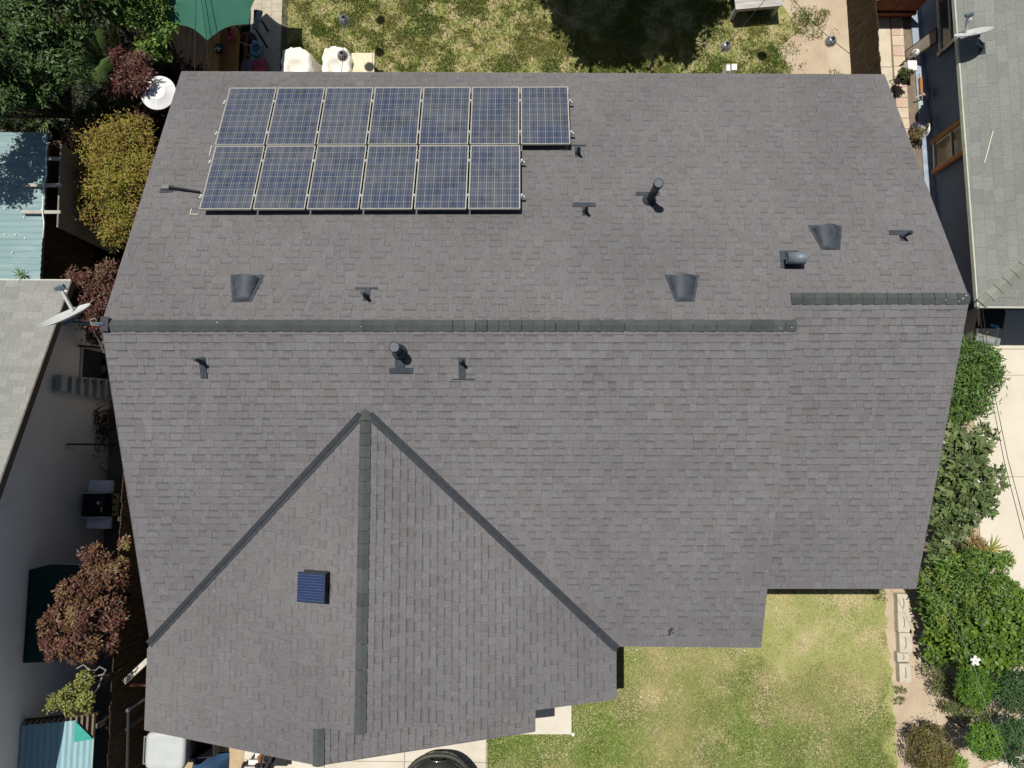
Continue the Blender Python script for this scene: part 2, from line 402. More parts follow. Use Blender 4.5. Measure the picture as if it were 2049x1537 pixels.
ZR, ZE = 4.9, 2.57
rl, rr = P(204, 651, ZR), P(1592, 651, ZR); el, er = P(364, 144, ZE), P(1769, 150, ZE)
fr, fl = P(1523, 1295, ZE), P(1240, 1297, ZE)
REAR = plane_of(rl, rr, (el+er)/2); FRONT = plane_of(rl, rr, (fr+fl)/2)
r1, r2 = hit(1583, 597, REAR), hit(1938, 597, REAR); e1, e2 = P(1535, 1177, ZE), P(1832, 1177, ZE)
RF = plane_of(r1, r2, (e1+e2)/2)
A = hit(731, 822, FRONT); gf = P(720, 1468, A[2])
gl = (P(298, 1260, ZE) + P(290, 1460, ZE))/2; gr = (P(1232, 1300, ZE) + P(1232, 1393, ZE))/2
GL = plane_of(A, gf, gl); GR = plane_of(A, gf, gr)
l1, l2 = hit(637, 1462, GL), hit(637, 1531, GL); LOWR = (GR[0], float(GR[0] @ l1))
house = thing('house', 'large house under a brown-grey shingle roof with ridge caps and two valleys', 'house', (0.2, 1.5, 0))
def on(pl, x, y): return np.array([x, y, zon(pl, x, y)])
XS = rr[0]; YG = gf[1]; XG = A[0]
# valley feet: the gable planes meet the front plane at the eave height
def valley(PLG, x): # point at given x on both planes
    n1, k1 = PLG; n2, k2 = FRONT
    Mx = np.array([[n1[1], n1[2]], [n2[1], n2[2]]]); y, z = np.linalg.solve(Mx, [k1 - n1[0]*x, k2 - n2[0]*x]); return np.array([x, y, z])
xl_eave = P(298, 1260, ZE)[0]; vl = valley(GL, xl_eave + .06); vr = valley(GR, P(1232, 1300, ZE)[0])
eaveS = on(REAR, XS, el[1] + (er[1]-el[1])*(XS-el[0])/(er[0]-el[0]))
el3 = hit(364, 144, REAR); er3 = hit(1769, 150, REAR); rS = np.array([XS, r1[1] + (r2[1]-r1[1])*(XS-r1[0])/(r2[0]-r1[0]), 0]); rS[2] = zon(REAR, rS[0], rS[1])
S_rear = Slope(REAR, el3, er3 - el3); S_front = Slope(FRONT, fr, rr - rl); S_rf = Slope(RF, e1, e2 - e1)
S_gl = Slope(GL, gl, gf - A); S_gr = Slope(GR, gr, gf - A); S_lr = Slope(LOWR, hit(1070, 1440, LOWR), gf - A)
def polyuv(S, pts): return [S.uv(p) for p in pts]
rear_polys = [[el3, eaveS, rr, rl], [eaveS, er3, r2, rS]]
fcorner = hit(1523, 1295, FRONT); fleft = on(FRONT, vr[0], fcorner[1]); lb = hit(299, 1243, FRONT)
rG = on(FRONT, XG, rl[1] + (rr[1]-rl[1])*(XG-rl[0])/(rr[0]-rl[0]))
front_polys = [[rl, rG, A, vl], [rG, rr, fcorner, np.array([vr[0], fcorner[1], zon(FRONT, vr[0], fcorner[1])]), A]]
rf_polys = [[on(RF, XS, rS[1]), hit(1938, 599, RF), hit(1832, 1177, RF), on(RF, XS - .03, e1[1])]]
gl_polys = [[A, vl, on(GL, xl_eave, vl[1] - .12), on(GL, xl_eave + .01, YG), gf],
            [on(GL, xl_eave + .01, YG), hit(290, 1460, GL), l2, on(GL, l1[0], YG)]]
grc = P(1232, 1393, ZE)
gr_polys = [[A, gf, on(GR, grc[0], YG + .02), vr]]
lr_polys = [[on(LOWR, l1[0], YG + .05), l2, hit(1070, 1463, LOWR), on(LOWR, hit(1070, 1440, LOWR)[0], YG + .05)]]
slopes = []
for nm, S, polys, kw in (('rear_roof_slope', S_rear, rear_polys, dict(seed=11, single=60, bandp=.42, bandk=.66, pal=[(0.150, 0.142, 0.138), (0.147, 0.139, 0.135), (0.153, 0.146, 0.142), (0.146, 0.136, 0.131)])),
                         ('front_roof_slope', S_front, front_polys, dict(seed=12, single=170, pal=PAL_MAIN)),
                         ('front_roof_slope', S_rf, rf_polys, dict(seed=13, single=40, pal=PAL_MAIN)),
                         ('gable_roof_slope', S_gl, gl_polys, dict(seed=14, single=10, bandp=.42, bandk=.69, pal=[(0.150, 0.142, 0.138), (0.147, 0.138, 0.134), (0.153, 0.146, 0.142)])),
                         ('gable_roof_slope', S_gr, gr_polys, dict(seed=15, single=20, pal=PAL_MAIN, bandp=.55)),
                         ('gable_roof_slope', S_lr, lr_polys, dict(seed=16, pal=PAL_MAIN, bandp=.55))):
    mb = MB()
    for pts in polys:
        pts = [np.array(p, float) for p in pts]; mb.prism([p - S.n*.006 for p in pts], (0, 0, -.07))
    so_ = mb.build(nm, DECK, house); slopes.append(so_)
    pal = kw.pop('pal'); shingles(so_, S, [polyuv(S, p) for p in polys], .1405, pal, **kw)
GREEN = (0.074, 0.082, 0.080)
jx = hit(884, 651, REAR); tj = (jx[0]-rl[0])/(rr[0]-rl[0]); jm = rl + (rr-rl)*tj
ridge_caps(house, rl + (rl-jm)/np.linalg.norm(rl-jm)*.03, jm, REAR[0], FRONT[0], .10, .2, -1, GREEN, 3)
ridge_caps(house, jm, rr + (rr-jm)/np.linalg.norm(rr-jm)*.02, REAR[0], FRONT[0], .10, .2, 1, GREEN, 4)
ridge_caps(house, rS + np.array((.01, 0, 0)), r2 + np.array((.03, 0, 0)), REAR[0], RF[0], .10, .21, -1, GREEN, 5)
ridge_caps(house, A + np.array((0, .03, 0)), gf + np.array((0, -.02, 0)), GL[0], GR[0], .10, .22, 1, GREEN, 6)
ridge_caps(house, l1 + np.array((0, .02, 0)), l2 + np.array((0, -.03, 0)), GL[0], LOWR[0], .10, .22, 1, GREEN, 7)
# valley flashings: a folded metal channel with a raised centre rib
VAL = M('valley_metal', (0.060, 0.068, 0.075), (0.046, 0.052, 0.058), scale=9, rough=.45, metal=.2)
for PLG, foot in ((GL, vl), (GR, vr)):
    d = foot - A; L = np.linalg.norm(d); x = d/L; mb = MB(); lift = .023
    def sidev(n, toward):
        s_ = np.cross(n, x); s_ /= np.linalg.norm(s_); return s_ if s_ @ toward > 0 else -s_
    s1_ = sidev(FRONT[0], np.array((foot[0]-A[0], 2.0*abs(foot[0]-A[0]), 0))); s2_ = sidev(PLG[0], np.array((-(foot[0]-A[0]), -.5, 0)))
    a0 = A + x*.10; b0 = foot + x*.03
    mb.prism([a0 + FRONT[0]*lift, b0 + FRONT[0]*lift, b0 + s1_*.085 + FRONT[0]*lift, a0 + s1_*.085 + FRONT[0]*lift], -FRONT[0]*.006)
    mb.prism([a0 + PLG[0]*lift, b0 + PLG[0]*lift, b0 + s2_*.085 + PLG[0]*lift, a0 + s2_*.085 + PLG[0]*lift], -PLG[0]*.006)
    fl_ = mb.build('valley_flashing', VAL, house)
    MB().beam(a0 + np.array((0, 0, .034)), b0 + np.array((0, 0, .034)), .012, .03).build('valley_rib', VAL, fl_)
# edges
for a, b, o in ((el3, er3, (0, 1, 0)), (el3, rl, (-1, 0, 0)), (rl, vl, (-1, 0, 0)), (er3, r2, (1, 0, 0)), (hit(1938, 599, RF), hit(1832, 1177, RF), (1, 0, 0)),
                (on(RF, XS, e1[1]), hit(1832, 1177, RF), (0, -1, 0)), (fcorner, fleft, (0, -1, 0)),
                (on(GL, xl_eave, vl[1]-.12), hit(290, 1460, GL), (-1, 0, 0)), (hit(290, 1460, GL), l2, (0, -1, 0)), (l2, hit(1070, 1463, LOWR), (0, -1, 0)),
                (vr, on(GR, grc[0], YG+.02), (1, 0, 0)), (on(LOWR, hit(1070, 1440, LOWR)[0], YG), hit(1070, 1463, LOWR), (1, 0, 0))):
    edge_trim(house, a, b, o)
# walls: solid bodies under the roof planes
def body(prof, axis, a, b, name='wall', mat=STUCCO, parent=None):
    pts = [(a, y, z) if axis == 'x' else (y, a, z) for y, z in prof]
    return MB().prism(pts, (b-a, 0, 0) if axis == 'x' else (0, b-a, 0)).build(name, mat, parent or house)
YR = rl[1]
body([(el[1]-.4, 0), (el[1]-.4, 2.5), (YR, 4.7), (-3.5, 2.5), (-3.5, 0)], 'x', -6.95, XS-.12)
body([(el[1]-.41, 0), (el[1]-.41, 2.48), (r1[1], 4.45), (-2.35, 2.45), (-2.35, 0)], 'x', XS-.119, 7.35)
body([(-6.94, 0), (-6.94, 2.5), (XG, 4.12), (1.5, 2.5), (1.5, 0)], 'y', -4.55, -3.49)
body([(-6.93, 0), (-6.93, 2.47), (l1[0], 3.85), (0.0, 2.47), (0.0, 0)], 'y', -5.25, -4.551)

# ------------------------------------------------------------------ solar panels
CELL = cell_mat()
BACK = M('panel_backsheet', (0.40, 0.385, 0.31), (0.34, 0.33, 0.27), scale=5, rough=.4, coat=.4)
FRAME = M('panel_frame', (0.46, 0.45, 0.40), (0.38, 0.37, 0.33), scale=8, rough=.5, metal=.1)
STAND = .18
RP = (REAR[0], REAR[1] + STAND)
c00, c70, c71, c01, c02, c62 = [hit(*q, RP) for q in ((459, 176.5), (1138, 174), (1143, 290), (433, 291), (397, 421), (1045.5, 418.5))]
pu = (c70 - c00); PW = np.linalg.norm(pu)/7; pu /= np.linalg.norm(pu); pv = np.cross(REAR[0], pu); pv = pv if pv[2] > 0 else -pv
PH1 = (c71 - c70) @ pv; PH2 = (c02 - c01) @ pv
cellme = None
def make_panel(idx, lab):
    global cellme
    t = thing('solar_panel', lab, 'solar panel', (0, 0, 0), 'roof solar panels')
    fw, ph, th = PW - .036, 1.0, .04
    H_ = PHH - .026
    mb = MB(); b = .013
    for s in (-1, 1):
        mb.box((s*(fw/2 - b/2), 0, 0), (b, H_, th)); mb.box((0, s*(H_/2 - b/2), .0006), (fw - 2*b - .001, b, th))
    mb.build('frame', FRAME, t)
    MB().box((0, 0, .009), (fw - 2*b, H_ - 2*b, .006)).build('backsheet', BACK, t)
    cw, ch = (fw - 2*b - .012)/6, (H_ - 2*b - .012)/10
    if cellme is None or cellme[1] != PHH:
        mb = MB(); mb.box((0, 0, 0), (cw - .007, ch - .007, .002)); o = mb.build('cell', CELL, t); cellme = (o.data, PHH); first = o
    else: first = None
    for i in range(6):
        for j in range(10):
            if first is not None: o = first; first = None
            else: o = bpy.data.objects.new('cell', cellme[0]); COL.objects.link(o); o.parent = t
            o.location = ((i-2.5)*cw, (j-4.5)*ch, .0135)
    return t
def place_panel(t, c):
    M4 = Matrix(((pu[0], pv[0], REAR[0][0], c[0]), (pu[1], pv[1], REAR[0][1], c[1]), (pu[2], pv[2], REAR[0][2], c[2]), (0, 0, 0, 1)))
    t.matrix_world = M4
CLAMP = M('clamp_aluminium', (0.75, 0.75, 0.74), rough=.35, metal=.5)
rowname = ('lower', 'upper'); ordn = ['first', 'second', 'third', 'fourth', 'fifth', 'sixth', 'seventh']
for row, (n, org, ph) in enumerate(((7, c00, PH1), (6, c01 + pv*.02 - pu*.02, PH2 - .02))):
    PHH = ph; proto = None
    for i in range(n):
        lab = 'blue solar panel, %s from the conduit end, in the row %s' % (ordn[i], ('along the rear eave', 'nearer the main ridge')[row])
        if proto is None: t = proto = make_panel(i, lab)
        else:
            t = copy_tree(proto); t['label'] = lab
        place_panel(t, org + pu*PW*(i+.5) + pv*ph/2)
    # rails and clamps under each row
    for q in (.25, .79):
        a = org + pu*(-.07) + pv*ph*q - REAR[0]*.045; b = org + pu*(PW*n + .07) + pv*ph*q - REAR[0]*.045
        rail = tag(MB().beam(a, b, .04, .045, REAR[0]).build('mounting_rail', ALU), 'aluminium mounting rail under the solar panel row %s, %s' % (('along the rear eave', 'nearer the main ridge')[row], 'downslope one' if q < .5 else 'upslope one'), 'rail', 'panel mounting rails')
        for i in range(n + 1):
            x = PW*i + (-.012 if i == 0 else .012 if i == n else 0)
            cm = MB().box(org + pu*x + pv*ph*q + REAR[0]*.014, (.024 if 0 < i < n else .035, .05, .022), pu, pv, REAR[0]).build('clamp', CLAMP, rail)
        for k in range(4):
            pp = a + (b-a)*(k+.5)/4
            MB().cyl(pp - REAR[0]*.02, pp - REAR[0]*(STAND - .045), .014, n=8).build('standoff', ALU, rail)

# ------------------------------------------------------------------ things on the roof
def roofS(pl, p): return Slope(pl, p, (1, 0, 0))
def vent_pipe(top, pl, h, r, label, fat=False, tee=(.34, .085), stem=.12, up=1, grp='roof vent pipes', foot=.30):
    z = 3.0
    for _ in range(60):
        T = P(*top, z); z = zon(pl, T[0], T[1]) + h
    T = P(*top, z); B = np.array([T[0], T[1], zon(pl, T[0], T[1])])
    t = thing('vent_pipe', label, 'vent pipe', B, grp); S = roofS(pl, B); n = pl[0]
    mb = MB()                                    # lead flashing sheet: stem round the pipe and a cross strip downslope
    a = stem/2
    mb.prism([S.p(-a, .09, .021), S.p(a, .09, .021), S.p(a, -foot, .021), S.p(-a, -foot, .021)], -n*.006)
    if tee:
        w2, d2 = tee; mb.prism([S.p(-w2*.45, -foot+.002, .023), S.p(w2*.55, -foot+.006, .023), S.p(w2*.53, -foot-d2, .023), S.p(-w2*.47, -foot-d2+.004, .023)], -n*.006)
    mb.build('flashing', FLASH, t)
    MB().lathe([(r*1.9, .0), (r*1.75, .03), (r*1.2, .085), (r*1.12, .11)], B + n*.012, 18).build('boot', FLASH, t, True)
    if not fat:
        MB().lathe([(r, -.05), (r, h), (r*.78, h), (r*.78, h - .09)], B, 16).build('pipe', PIPE, t)
        MB().lathe([(r*1.04, h-.012), (r*1.04, h+.003), (r*.99, h+.003), (r*.80, h+.003)], B, 16).build('rim', PIPE, t)
    else:
        MB().cyl(B - np.array((0, 0, .05)), B + np.array((0, 0, h-.02)), r, n=20).build('pipe', PIPE, t, True)
        MB().lathe([(r*1.05, h-.10), (r*1.22, h-.09), (r*1.24, h-.01), (r*1.16, h), (r*1.10, h-.006)], B, 24).build('cap', PIPE, t)
        MB().lathe([(r*1.10, h-.010), (r*1.06, h-.004), (r*.4, h-.002), (0.001, h-.001)], B, 24).build('cap_disc', CAPM, t)
    return t
vent_pipe((389, 719.5), FRONT, .32, .03, 'thin black vent pipe on the front slope close to the left rake', tee=None)
vent_pipe((788.8, 694.4), FRONT, .53, .075, 'fat capped dark flue on the front slope just below the main ridge', True, (.42, .1), .17)
vent_pipe((921.3, 720.6), FRONT, .31, .03, 'thin black vent pipe on the front slope right of the short capped flue', tee=(.4, .02))
vent_pipe((724.6, 585.3), REAR, .36, .03, 'thin black vent pipe on the rear slope between two cone vents', tee=(.4, .035), foot=.16)
vent_pipe((1159, 292.8), REAR, .36, .03, 'thin black vent pipe on the rear slope touching the solar array corner', tee=(.36, .03), foot=.2)
vent_pipe((1175, 411), REAR, .38, .03, 'thin black vent pipe on the rear slope beside the tall capped flue', tee=(.44, .1), foot=.12)
vent_pipe((1318, 366), REAR, .93, .072, 'tall capped dark flue standing on the rear slope', True, (.46, .09), .2, foot=.12)
vent_pipe((1824.3, 464.5), REAR, .32, .028, 'thin black vent pipe on the rear slope close to the right rake', tee=(.42, .1), foot=.05)
def cone_vent(px, py, label):
    B = hit(px, py, REAR); t = thing('cone_vent', label, 'roof vent', B, 'half-cone roof vents'); S = roofS(REAR, B); n = REAR[0]
    MB().prism([S.p(-.17, .28, .021), S.p(.17, .28, .021), S.p(.31, -.29, .021), S.p(-.31, -.29, .021)], -n*.006).build('flange', FLASH, t)
    vs = []; N = 14; K = 6
    for k in range(K+1):
        f = k/K; wd = .125 + .115*f; hh = .015 + .15*f; vv = .27 - .47*f
        for i in range(N+1):
            a = math.pi*i/N; vs.append(S.p(-math.cos(a)*wd, vv, .015 + math.sin(a)*hh))
    fs = [(k*(N+1)+i, k*(N+1)+i+1, (k+1)*(N+1)+i+1, (k+1)*(N+1)+i) for k in range(K) for i in range(N)]
    fs.append(tuple(range(N+1)))
    MB().add(vs, fs).build('hood', FLASH, t, True)
    MB().add([S.p(-math.cos(math.pi*i/N)*.235, -.185, .015 + math.sin(math.pi*i/N)*.155) for i in range(N+1)], [tuple(range(N+1))]).build('mouth_screen', PIPE, t)
cone_vent(490, 578, 'dark half-cone vent on the rear slope nearest the left end of the ridge')
cone_vent(1367, 578, 'dark half-cone vent on the rear slope beside the end of the main ridge')
cone_vent(1656, 477, 'dark half-cone vent on the rear slope behind the barrel vent')
B = hit(1581, 524, REAR); t = thing('barrel_vent', 'grey-blue barrel hood vent with open front on rear slope', 'roof vent', B); S = roofS(REAR, B); n = REAR[0]
BV = M('grey_blue_metal', (0.17, 0.205, 0.24), (0.14, 0.17, 0.2), scale=12, rough=.5, metal=.2)
MB().prism([S.p(-.15, .16, .021), S.p(.2, .16, .021), S.p(.16, -.24, .021), S.p(-.19, -.24, .021)][::-1], -n*.006).build('flashing', FLASH, t)
zz = np.array((0, 0, 1.)); top = B + zz*.30
MB().cyl(B, B + zz*.22, .095, n=20).build('stack', PIPE, t, True)
vs = []; N = 12
for s in (-.17, .17):
    for i in range(N+1):
        a = math.pi*(1.12*i/N - .05); vs.append(top + np.array((s, math.cos(a)*.105, math.sin(a)*.105 - .03)))
MB().add(vs, [(i, i+1, N+2+i, N+1+i) for i in range(N)] + [tuple(range(N+1)), tuple(range(N+1, 2*N+2))[::-1]]).build('hood', BV, t, True)
# solar attic fan on the gable
B = hit(637, 1172, GL); t = thing('attic_fan', 'square solar-powered attic fan on the gable slope', 'attic fan', B); S = Slope(GL, B, (0, 1, 0)); n = GL[0]
yx, xx = np.array((0, 1., 0)), np.array((1., 0, 0))
MB().lathe([(.27, .012), (.26, .03), (.2, .05), (.19, .16)], B, 24, None, n).build('flashing_base', PIPE, t)
MB().box(B + n*.11 + np.array((.02, .03, 0)), (.50, .52, .06), S.v, yx, n).build('housing', PIPE, t, bevel=.015)
pn = n*.9 + np.array((.02, 0, .1)); pn /= np.linalg.norm(pn); px_ = np.cross(yx, pn); px_ /= np.linalg.norm(px_); py_ = np.cross(pn, px_)
pc = B + n*.20
MB().box(pc, (.57, .53, .035), px_, py_, pn).build('panel_frame', PIPE, t, bevel=.006)
FANC = M('fan_cell_blue', (0.020, 0.036, 0.10), (0.016, 0.03, 0.08), scale=7, rough=.3, coat=.5)
FANL = M('fan_cell_line', (0.13, 0.16, 0.25), rough=.4)
cellp = MB().box(pc + pn*.0185, (.53, .49, .004), px_, py_, pn).build('solar_cell', FANC, t)
for k in range(10):
    MB().box(pc + pn*.0215 + py_*(-.22 + .049*k), (.53, .004, .002), px_, py_, pn).build('cell_line', FANL, cellp)
for sx_ in (-1, 1):
    MB().beam(pc + px_*.2*sx_ - pn*.02, pc + px_*.2*sx_ - n*.12, .025, .025, (0, 1, 0)).build('bracket', PIPE, t)
# junction box with conduit by the panels
B = hit(334, 379, REAR); t = thing('junction_box', 'black roof junction box with conduit running to the solar panels', 'junction box', B); S = roofS(REAR, B); n = REAR[0]
MB().prism([S.p(*q, .021) for q in ((-.12, -.08), (.12, -.08), (.12, .1), (-.12, .1))], -n*.006).build('flashing', FLASH, t)
MB().box(B + n*.05, (.16, .10, .08), S.u, S.v, n).build('box', M('box_grey', (.2, .2, .2), (.14, .14, .14), rough=.5), t, bevel=.012)
q2 = hit(402, 388, REAR); pts = [B + n*.05 + (q2-B)*f + n*.03*math.sin(f*3.1) for f in (0, .2, .4, .6, .8, 1.)]
MB().tube(pts, .02, 8).build('conduit', BLACK, t, True)
# chalked layout marks and nail heads
CH = M('chalk_paint', (0.52, 0.49, 0.38), rough=.9)
for k, (poly, lab) in enumerate(((((384, 419), (381, 429.5), (397, 430.5)), 'cream L-shaped layout mark painted on shingles below the array corner'), (((1118, 300.5), (1135, 300), (1135.5, 293)), 'cream L-shaped layout mark by the vent pipe at the array'), (((424, 293), (419.5, 313)), 'short cream layout mark painted beside the panel edge'))):
    mb = MB()
    for a, b in zip(poly, poly[1:]): mb.beam(hit(*a, REAR) + REAR[0]*.019, hit(*b, REAR) + REAR[0]*.019, .017, .003, REAR[0])
    tag(mb.build('layout_mark', CH), lab, 'paint mark')
NAIL = M('nail_head', (0.7, 0.7, 0.68), rough=.35, metal=.4)
for x, y, pl, d in ((1561, 656, FRONT, .03), (1583, 655, FRONT, .03), (1891, 600, RF, .03), (1925, 597, RF, .05), (1932, 593, REAR, .045), (1917, 602, RF, .035), (436, 647, REAR, .03), (724, 653, FRONT, .03), (820, 888, FRONT, .03), (432, 1182, GL, .03), (1534, 1141, FRONT, .02), (1700, 993, RF, .02), (698, 838, FRONT, .025), (1318, 188, REAR, .02), (603, 602, REAR, .022)):
    p = hit(x, y, pl); tag(MB().lathe([(d*.28, .0), (d*.3, .012), (d*.2, .02), (.001, .022)], p + pl[0]*.018, 8, None, pl[0]).build('nail_head', NAIL), 'tiny bright nail head on the house roof', 'nail', 'roof nail heads')
p = hit(1341, 1262, FRONT); STAIN = M('soot_stain', (0.035, 0.035, 0.038), (0.06, 0.056, 0.055), scale=25, rough=1)
mb = MB(); S = roofS(FRONT, p)
for k in range(26):
    a, b = rng.normal(0, .022), rng.normal(0, .055); mb.lathe([(.022, .0), (.001, .003)], S.p(a, b, .0175), 7, None, FRONT[0])
tag(mb.build('soot_smudge', STAIN), 'small black sooty smudge low on the front roof slope', 'stain')

# ------------------------------------------------------------------ lawns, paving
def G2(pts): return [P(x, y, 0)[:2] for x, y in pts]
def grass(name, label, poly, n, h, dens, colf, wd=.007, seed=1):
    r = np.random.default_rng(seed); poly = np.array(poly)
    lo, hi = poly.min(0), poly.max(0); x = r.uniform(lo[0], hi[0], n); y = r.uniform(lo[1], hi[1], n)
    k = inpoly(x, y, poly) & (r.random(n) < dens(x, y)); x, y = x[k], y[k]; n = len(x)
    hh = r.uniform(*h, n); a = r.uniform(0, 2*np.pi, n); ln = r.uniform(.35, 1.3, n)*hh; la = r.uniform(0, 2*np.pi, n)
    b = np.stack([x, y, np.full(n, .004)], 1); sd = np.stack([np.cos(a), np.sin(a), np.zeros(n)], 1)*wd*r.uniform(.7, 1.6, n)[:, None]
    tip = b + np.stack([np.cos(la)*ln, np.sin(la)*ln, hh], 1)
    v = np.stack([b - sd, b + sd, tip], 1).reshape(-1, 3)
    o = tris_obj(name, v, colf(x, y, r), GRASS); tag(o, label, 'grass'); o['kind'] = 'stuff'; return o
def lerp(a, b, t): return np.array(a)[None]*(1-t[:, None]) + np.array(b)[None]*t[:, None]
up_poly = G2([(566, -330), (566, 100), (560, 230), (1560, 230), (1690, 200), (1690, -330)])
setting(sheet('upper_lawn', G2([(566, -330), (566, 100), (560, 230), (1540, 230), (1585, 150), (1560, 95), (1600, 60), (1565, 10), (1590, -60), (1560, -330)]), TURF, .003))
def up_d(x, y):
    d = np.clip((fbm(x, y, 2.7) - .34)*4.0, .22, 1); d2 = np.clip((7.3 - x)/.8 + (fbm(x+5, y, 1.4)-.5)*4.5, 0, 1)
    return d*d2
def up_c(x, y, r):
    t = np.clip((fbm(x+2, y+4, 1.5)-.30)*1.9, 0, .9); c = lerp((0.125, 0.185, 0.034), (0.30, 0.29, 0.095), t)
    return c*r.uniform(.72, 1.3, len(x))[:, None]
grass('upper_grass', 'coarse patchy green and straw grass of the back lawn', up_poly, 460000, (.03, .085), up_d, up_c, .008, 3)
lo_poly = G2([(975, 1400), (975, 1720), (1815, 1720)] + [(1768 + (y-1165)*.085 + random.uniform(-5, 5), y) for y in range(1620, 1160, -14)] + [(1768, 1100), (1000, 1100)])
setting(sheet('front_lawn', lo_poly, M('lawn_thatch', (0.27, 0.29, 0.10), (0.43, 0.37, 0.205), scale=1.1, rough=1, fine=.25, fscale=32, lo=.44, hi=.64), .003))
def dry(x, y):
    c = P(1660, 1235, 0); c2 = P(1500, 1330, 0)
    q = 1.6*np.exp(-(((x-c[0])/2.2)**2 + ((y-c[1])/.85)**2)) + .9*np.exp(-(((x-P(1570, 1300, 0)[0])/.9)**2 + ((y-P(1570, 1300, 0)[1])/.5)**2)) + .8*np.exp(-(((x-P(1740, 1380, 0)[0])/.5)**2 + ((y-P(1740, 1380, 0)[1])/1.2)**2))
    return np.clip(q*1.2 + (fbm(x, y, 1.6)-.53)*1.7, 0, 1)
def lo_d(x, y):
    e = np.clip((P(1795, 1400, 0)[0] - x)/.35 + (fbm(x, y, 2.2)-.5)*2.2, 0.0, 1)
    return np.clip(1 - .75*dry(x, y), .12, 1)*e
def lo_c(x, y, r):
    t = np.clip((fbm(x+8, y+1, .7)-.36)*2.0 + dry(x, y)*.75, 0, 1); c = lerp((0.170, 0.265, 0.052), (0.44, 0.385, 0.20), t)
    dk = np.clip((fbm(x+20, y+3, 1.6)-.60)*4, 0, .2); return c*(1-dk[:, None])*r.uniform(.8, 1.25, len(x))[:, None]
grass('front_grass', 'mown green lawn with straw patches in front of the house', lo_poly, 480000, (.015, .042), lo_d, lo_c, .0075, 4)
# driveway with joints: slabs with recessed gaps
drive = setting(sheet('driveway', G2([(440, 1430), (440, 1900), (973, 1900), (973, 1430)]), M('driveway_joint', (0.16, 0.145, 0.12), rough=1), .004))  # darker base sheet showing in the slab joints
x0, x1, x2 = P(490, 1500, 0)[0], P(810, 1500, 0)[0], P(973, 1500, 0)[0]; xm = P(650, 1530, 0)[0]
ys = [P(800, 1350, 0)[1], P(800, 1523, 0)[1], P(800, 1523, 0)[1] - 1.55, P(800, 1523, 0)[1] - 3.1, P(800, 1523, 0)[1] - 4.6]
for xa, xb in ((x0, xm), (xm, x1), (x1, x2)):
    for ya, yb in zip(ys, ys[1:]):
        MB().prism([(xa+.006, yb+.006, .03), (xb-.006, yb+.006, .03), (xb-.006, ya-.006, .03), (xa+.006, ya-.006, .03)], (0, 0, -.025)).build('concrete_slab', CONC, drive)
setting(sheet('side_yard', G2([(300, 1400), (300, 1800), (489, 1800), (489, 1400)]), TANCONC, .006))
q = [P(*p, 0) for p in ((985, 1360), (1143, 1360), (1143, 1466), (985, 1466))]
setting(MB().prism([(p[0], p[1], .10) for p in q], (0, 0, -.10)).build('porch_slab', CONC, None))
tag(MB().cyl(P(1146.5, 1470, 0), P(1146.5, 1470, .06), .035, n=10).build('sprinkler_head', WHITE), 'small white sprinkler head at the porch slab corner', 'sprinkler')
# left side yard, rear patio, planting beds
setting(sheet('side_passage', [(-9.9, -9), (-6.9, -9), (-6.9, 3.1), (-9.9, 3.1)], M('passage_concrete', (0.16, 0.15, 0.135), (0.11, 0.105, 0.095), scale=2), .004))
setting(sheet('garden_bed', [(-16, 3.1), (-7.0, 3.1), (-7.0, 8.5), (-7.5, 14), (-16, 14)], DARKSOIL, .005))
patio = setting(sheet('rear_patio', G2([(512, -300), (512, 230), (575, 230), (575, -300)]), M('patio_joint', (0.12, 0.105, 0.08), rough=1), .008))
PAV = M('concrete_paver', (0.46, 0.415, 0.33), (0.38, 0.34, 0.265), scale=4, rough=.9, fine=.1, fscale=40)
pm = None; xa = P(521, 60, 0)[0]
zig = [(-.13, -.098), (-.065, -.118), (0, -.098), (.065, -.118), (.13, -.098), (.13, .098), (.065, .078), (0, .098), (-.065, .078), (-.13, .098)]
for i in range(-1, 2):
    for j in range(18):
        c = np.array((xa + .13 + i*.266 + .02, P(540, 190, 0)[1] + j*.2 + (.1 if i % 2 else 0), .035))
        if pm is None: o = MB().prism([(a, b, 0) for a, b in zig], (0, 0, -.027)).build('paver', PAV, patio); pm = o.data
        else: o = bpy.data.objects.new('paver', pm); COL.objects.link(o); o.parent = patio
        o.location = tuple(c)
deck = setting(sheet('added_shade_deck', G2([(330, -300), (330, 230), (511, 230), (511, -300)]), M('deck_gap', (.008, .007, .006), rough=1), .007))  # deck added here; umbrella and tree shade is put into its near-black boards
DK = M('shade_deck_board', (0.014, 0.011, 0.009), (.008, .006, .005), scale=5, rough=.9, stretch=(6, .6, 1), spec=.05); dxa, dxb = P(330, 60, 0)[0], P(511, 60, 0)[0]; dm = None
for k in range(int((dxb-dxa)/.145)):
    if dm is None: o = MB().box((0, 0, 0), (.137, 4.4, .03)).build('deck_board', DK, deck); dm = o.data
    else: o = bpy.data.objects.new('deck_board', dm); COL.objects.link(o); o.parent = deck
    o.location = (dxa + .0725 + .145*k, 10.3, .024)
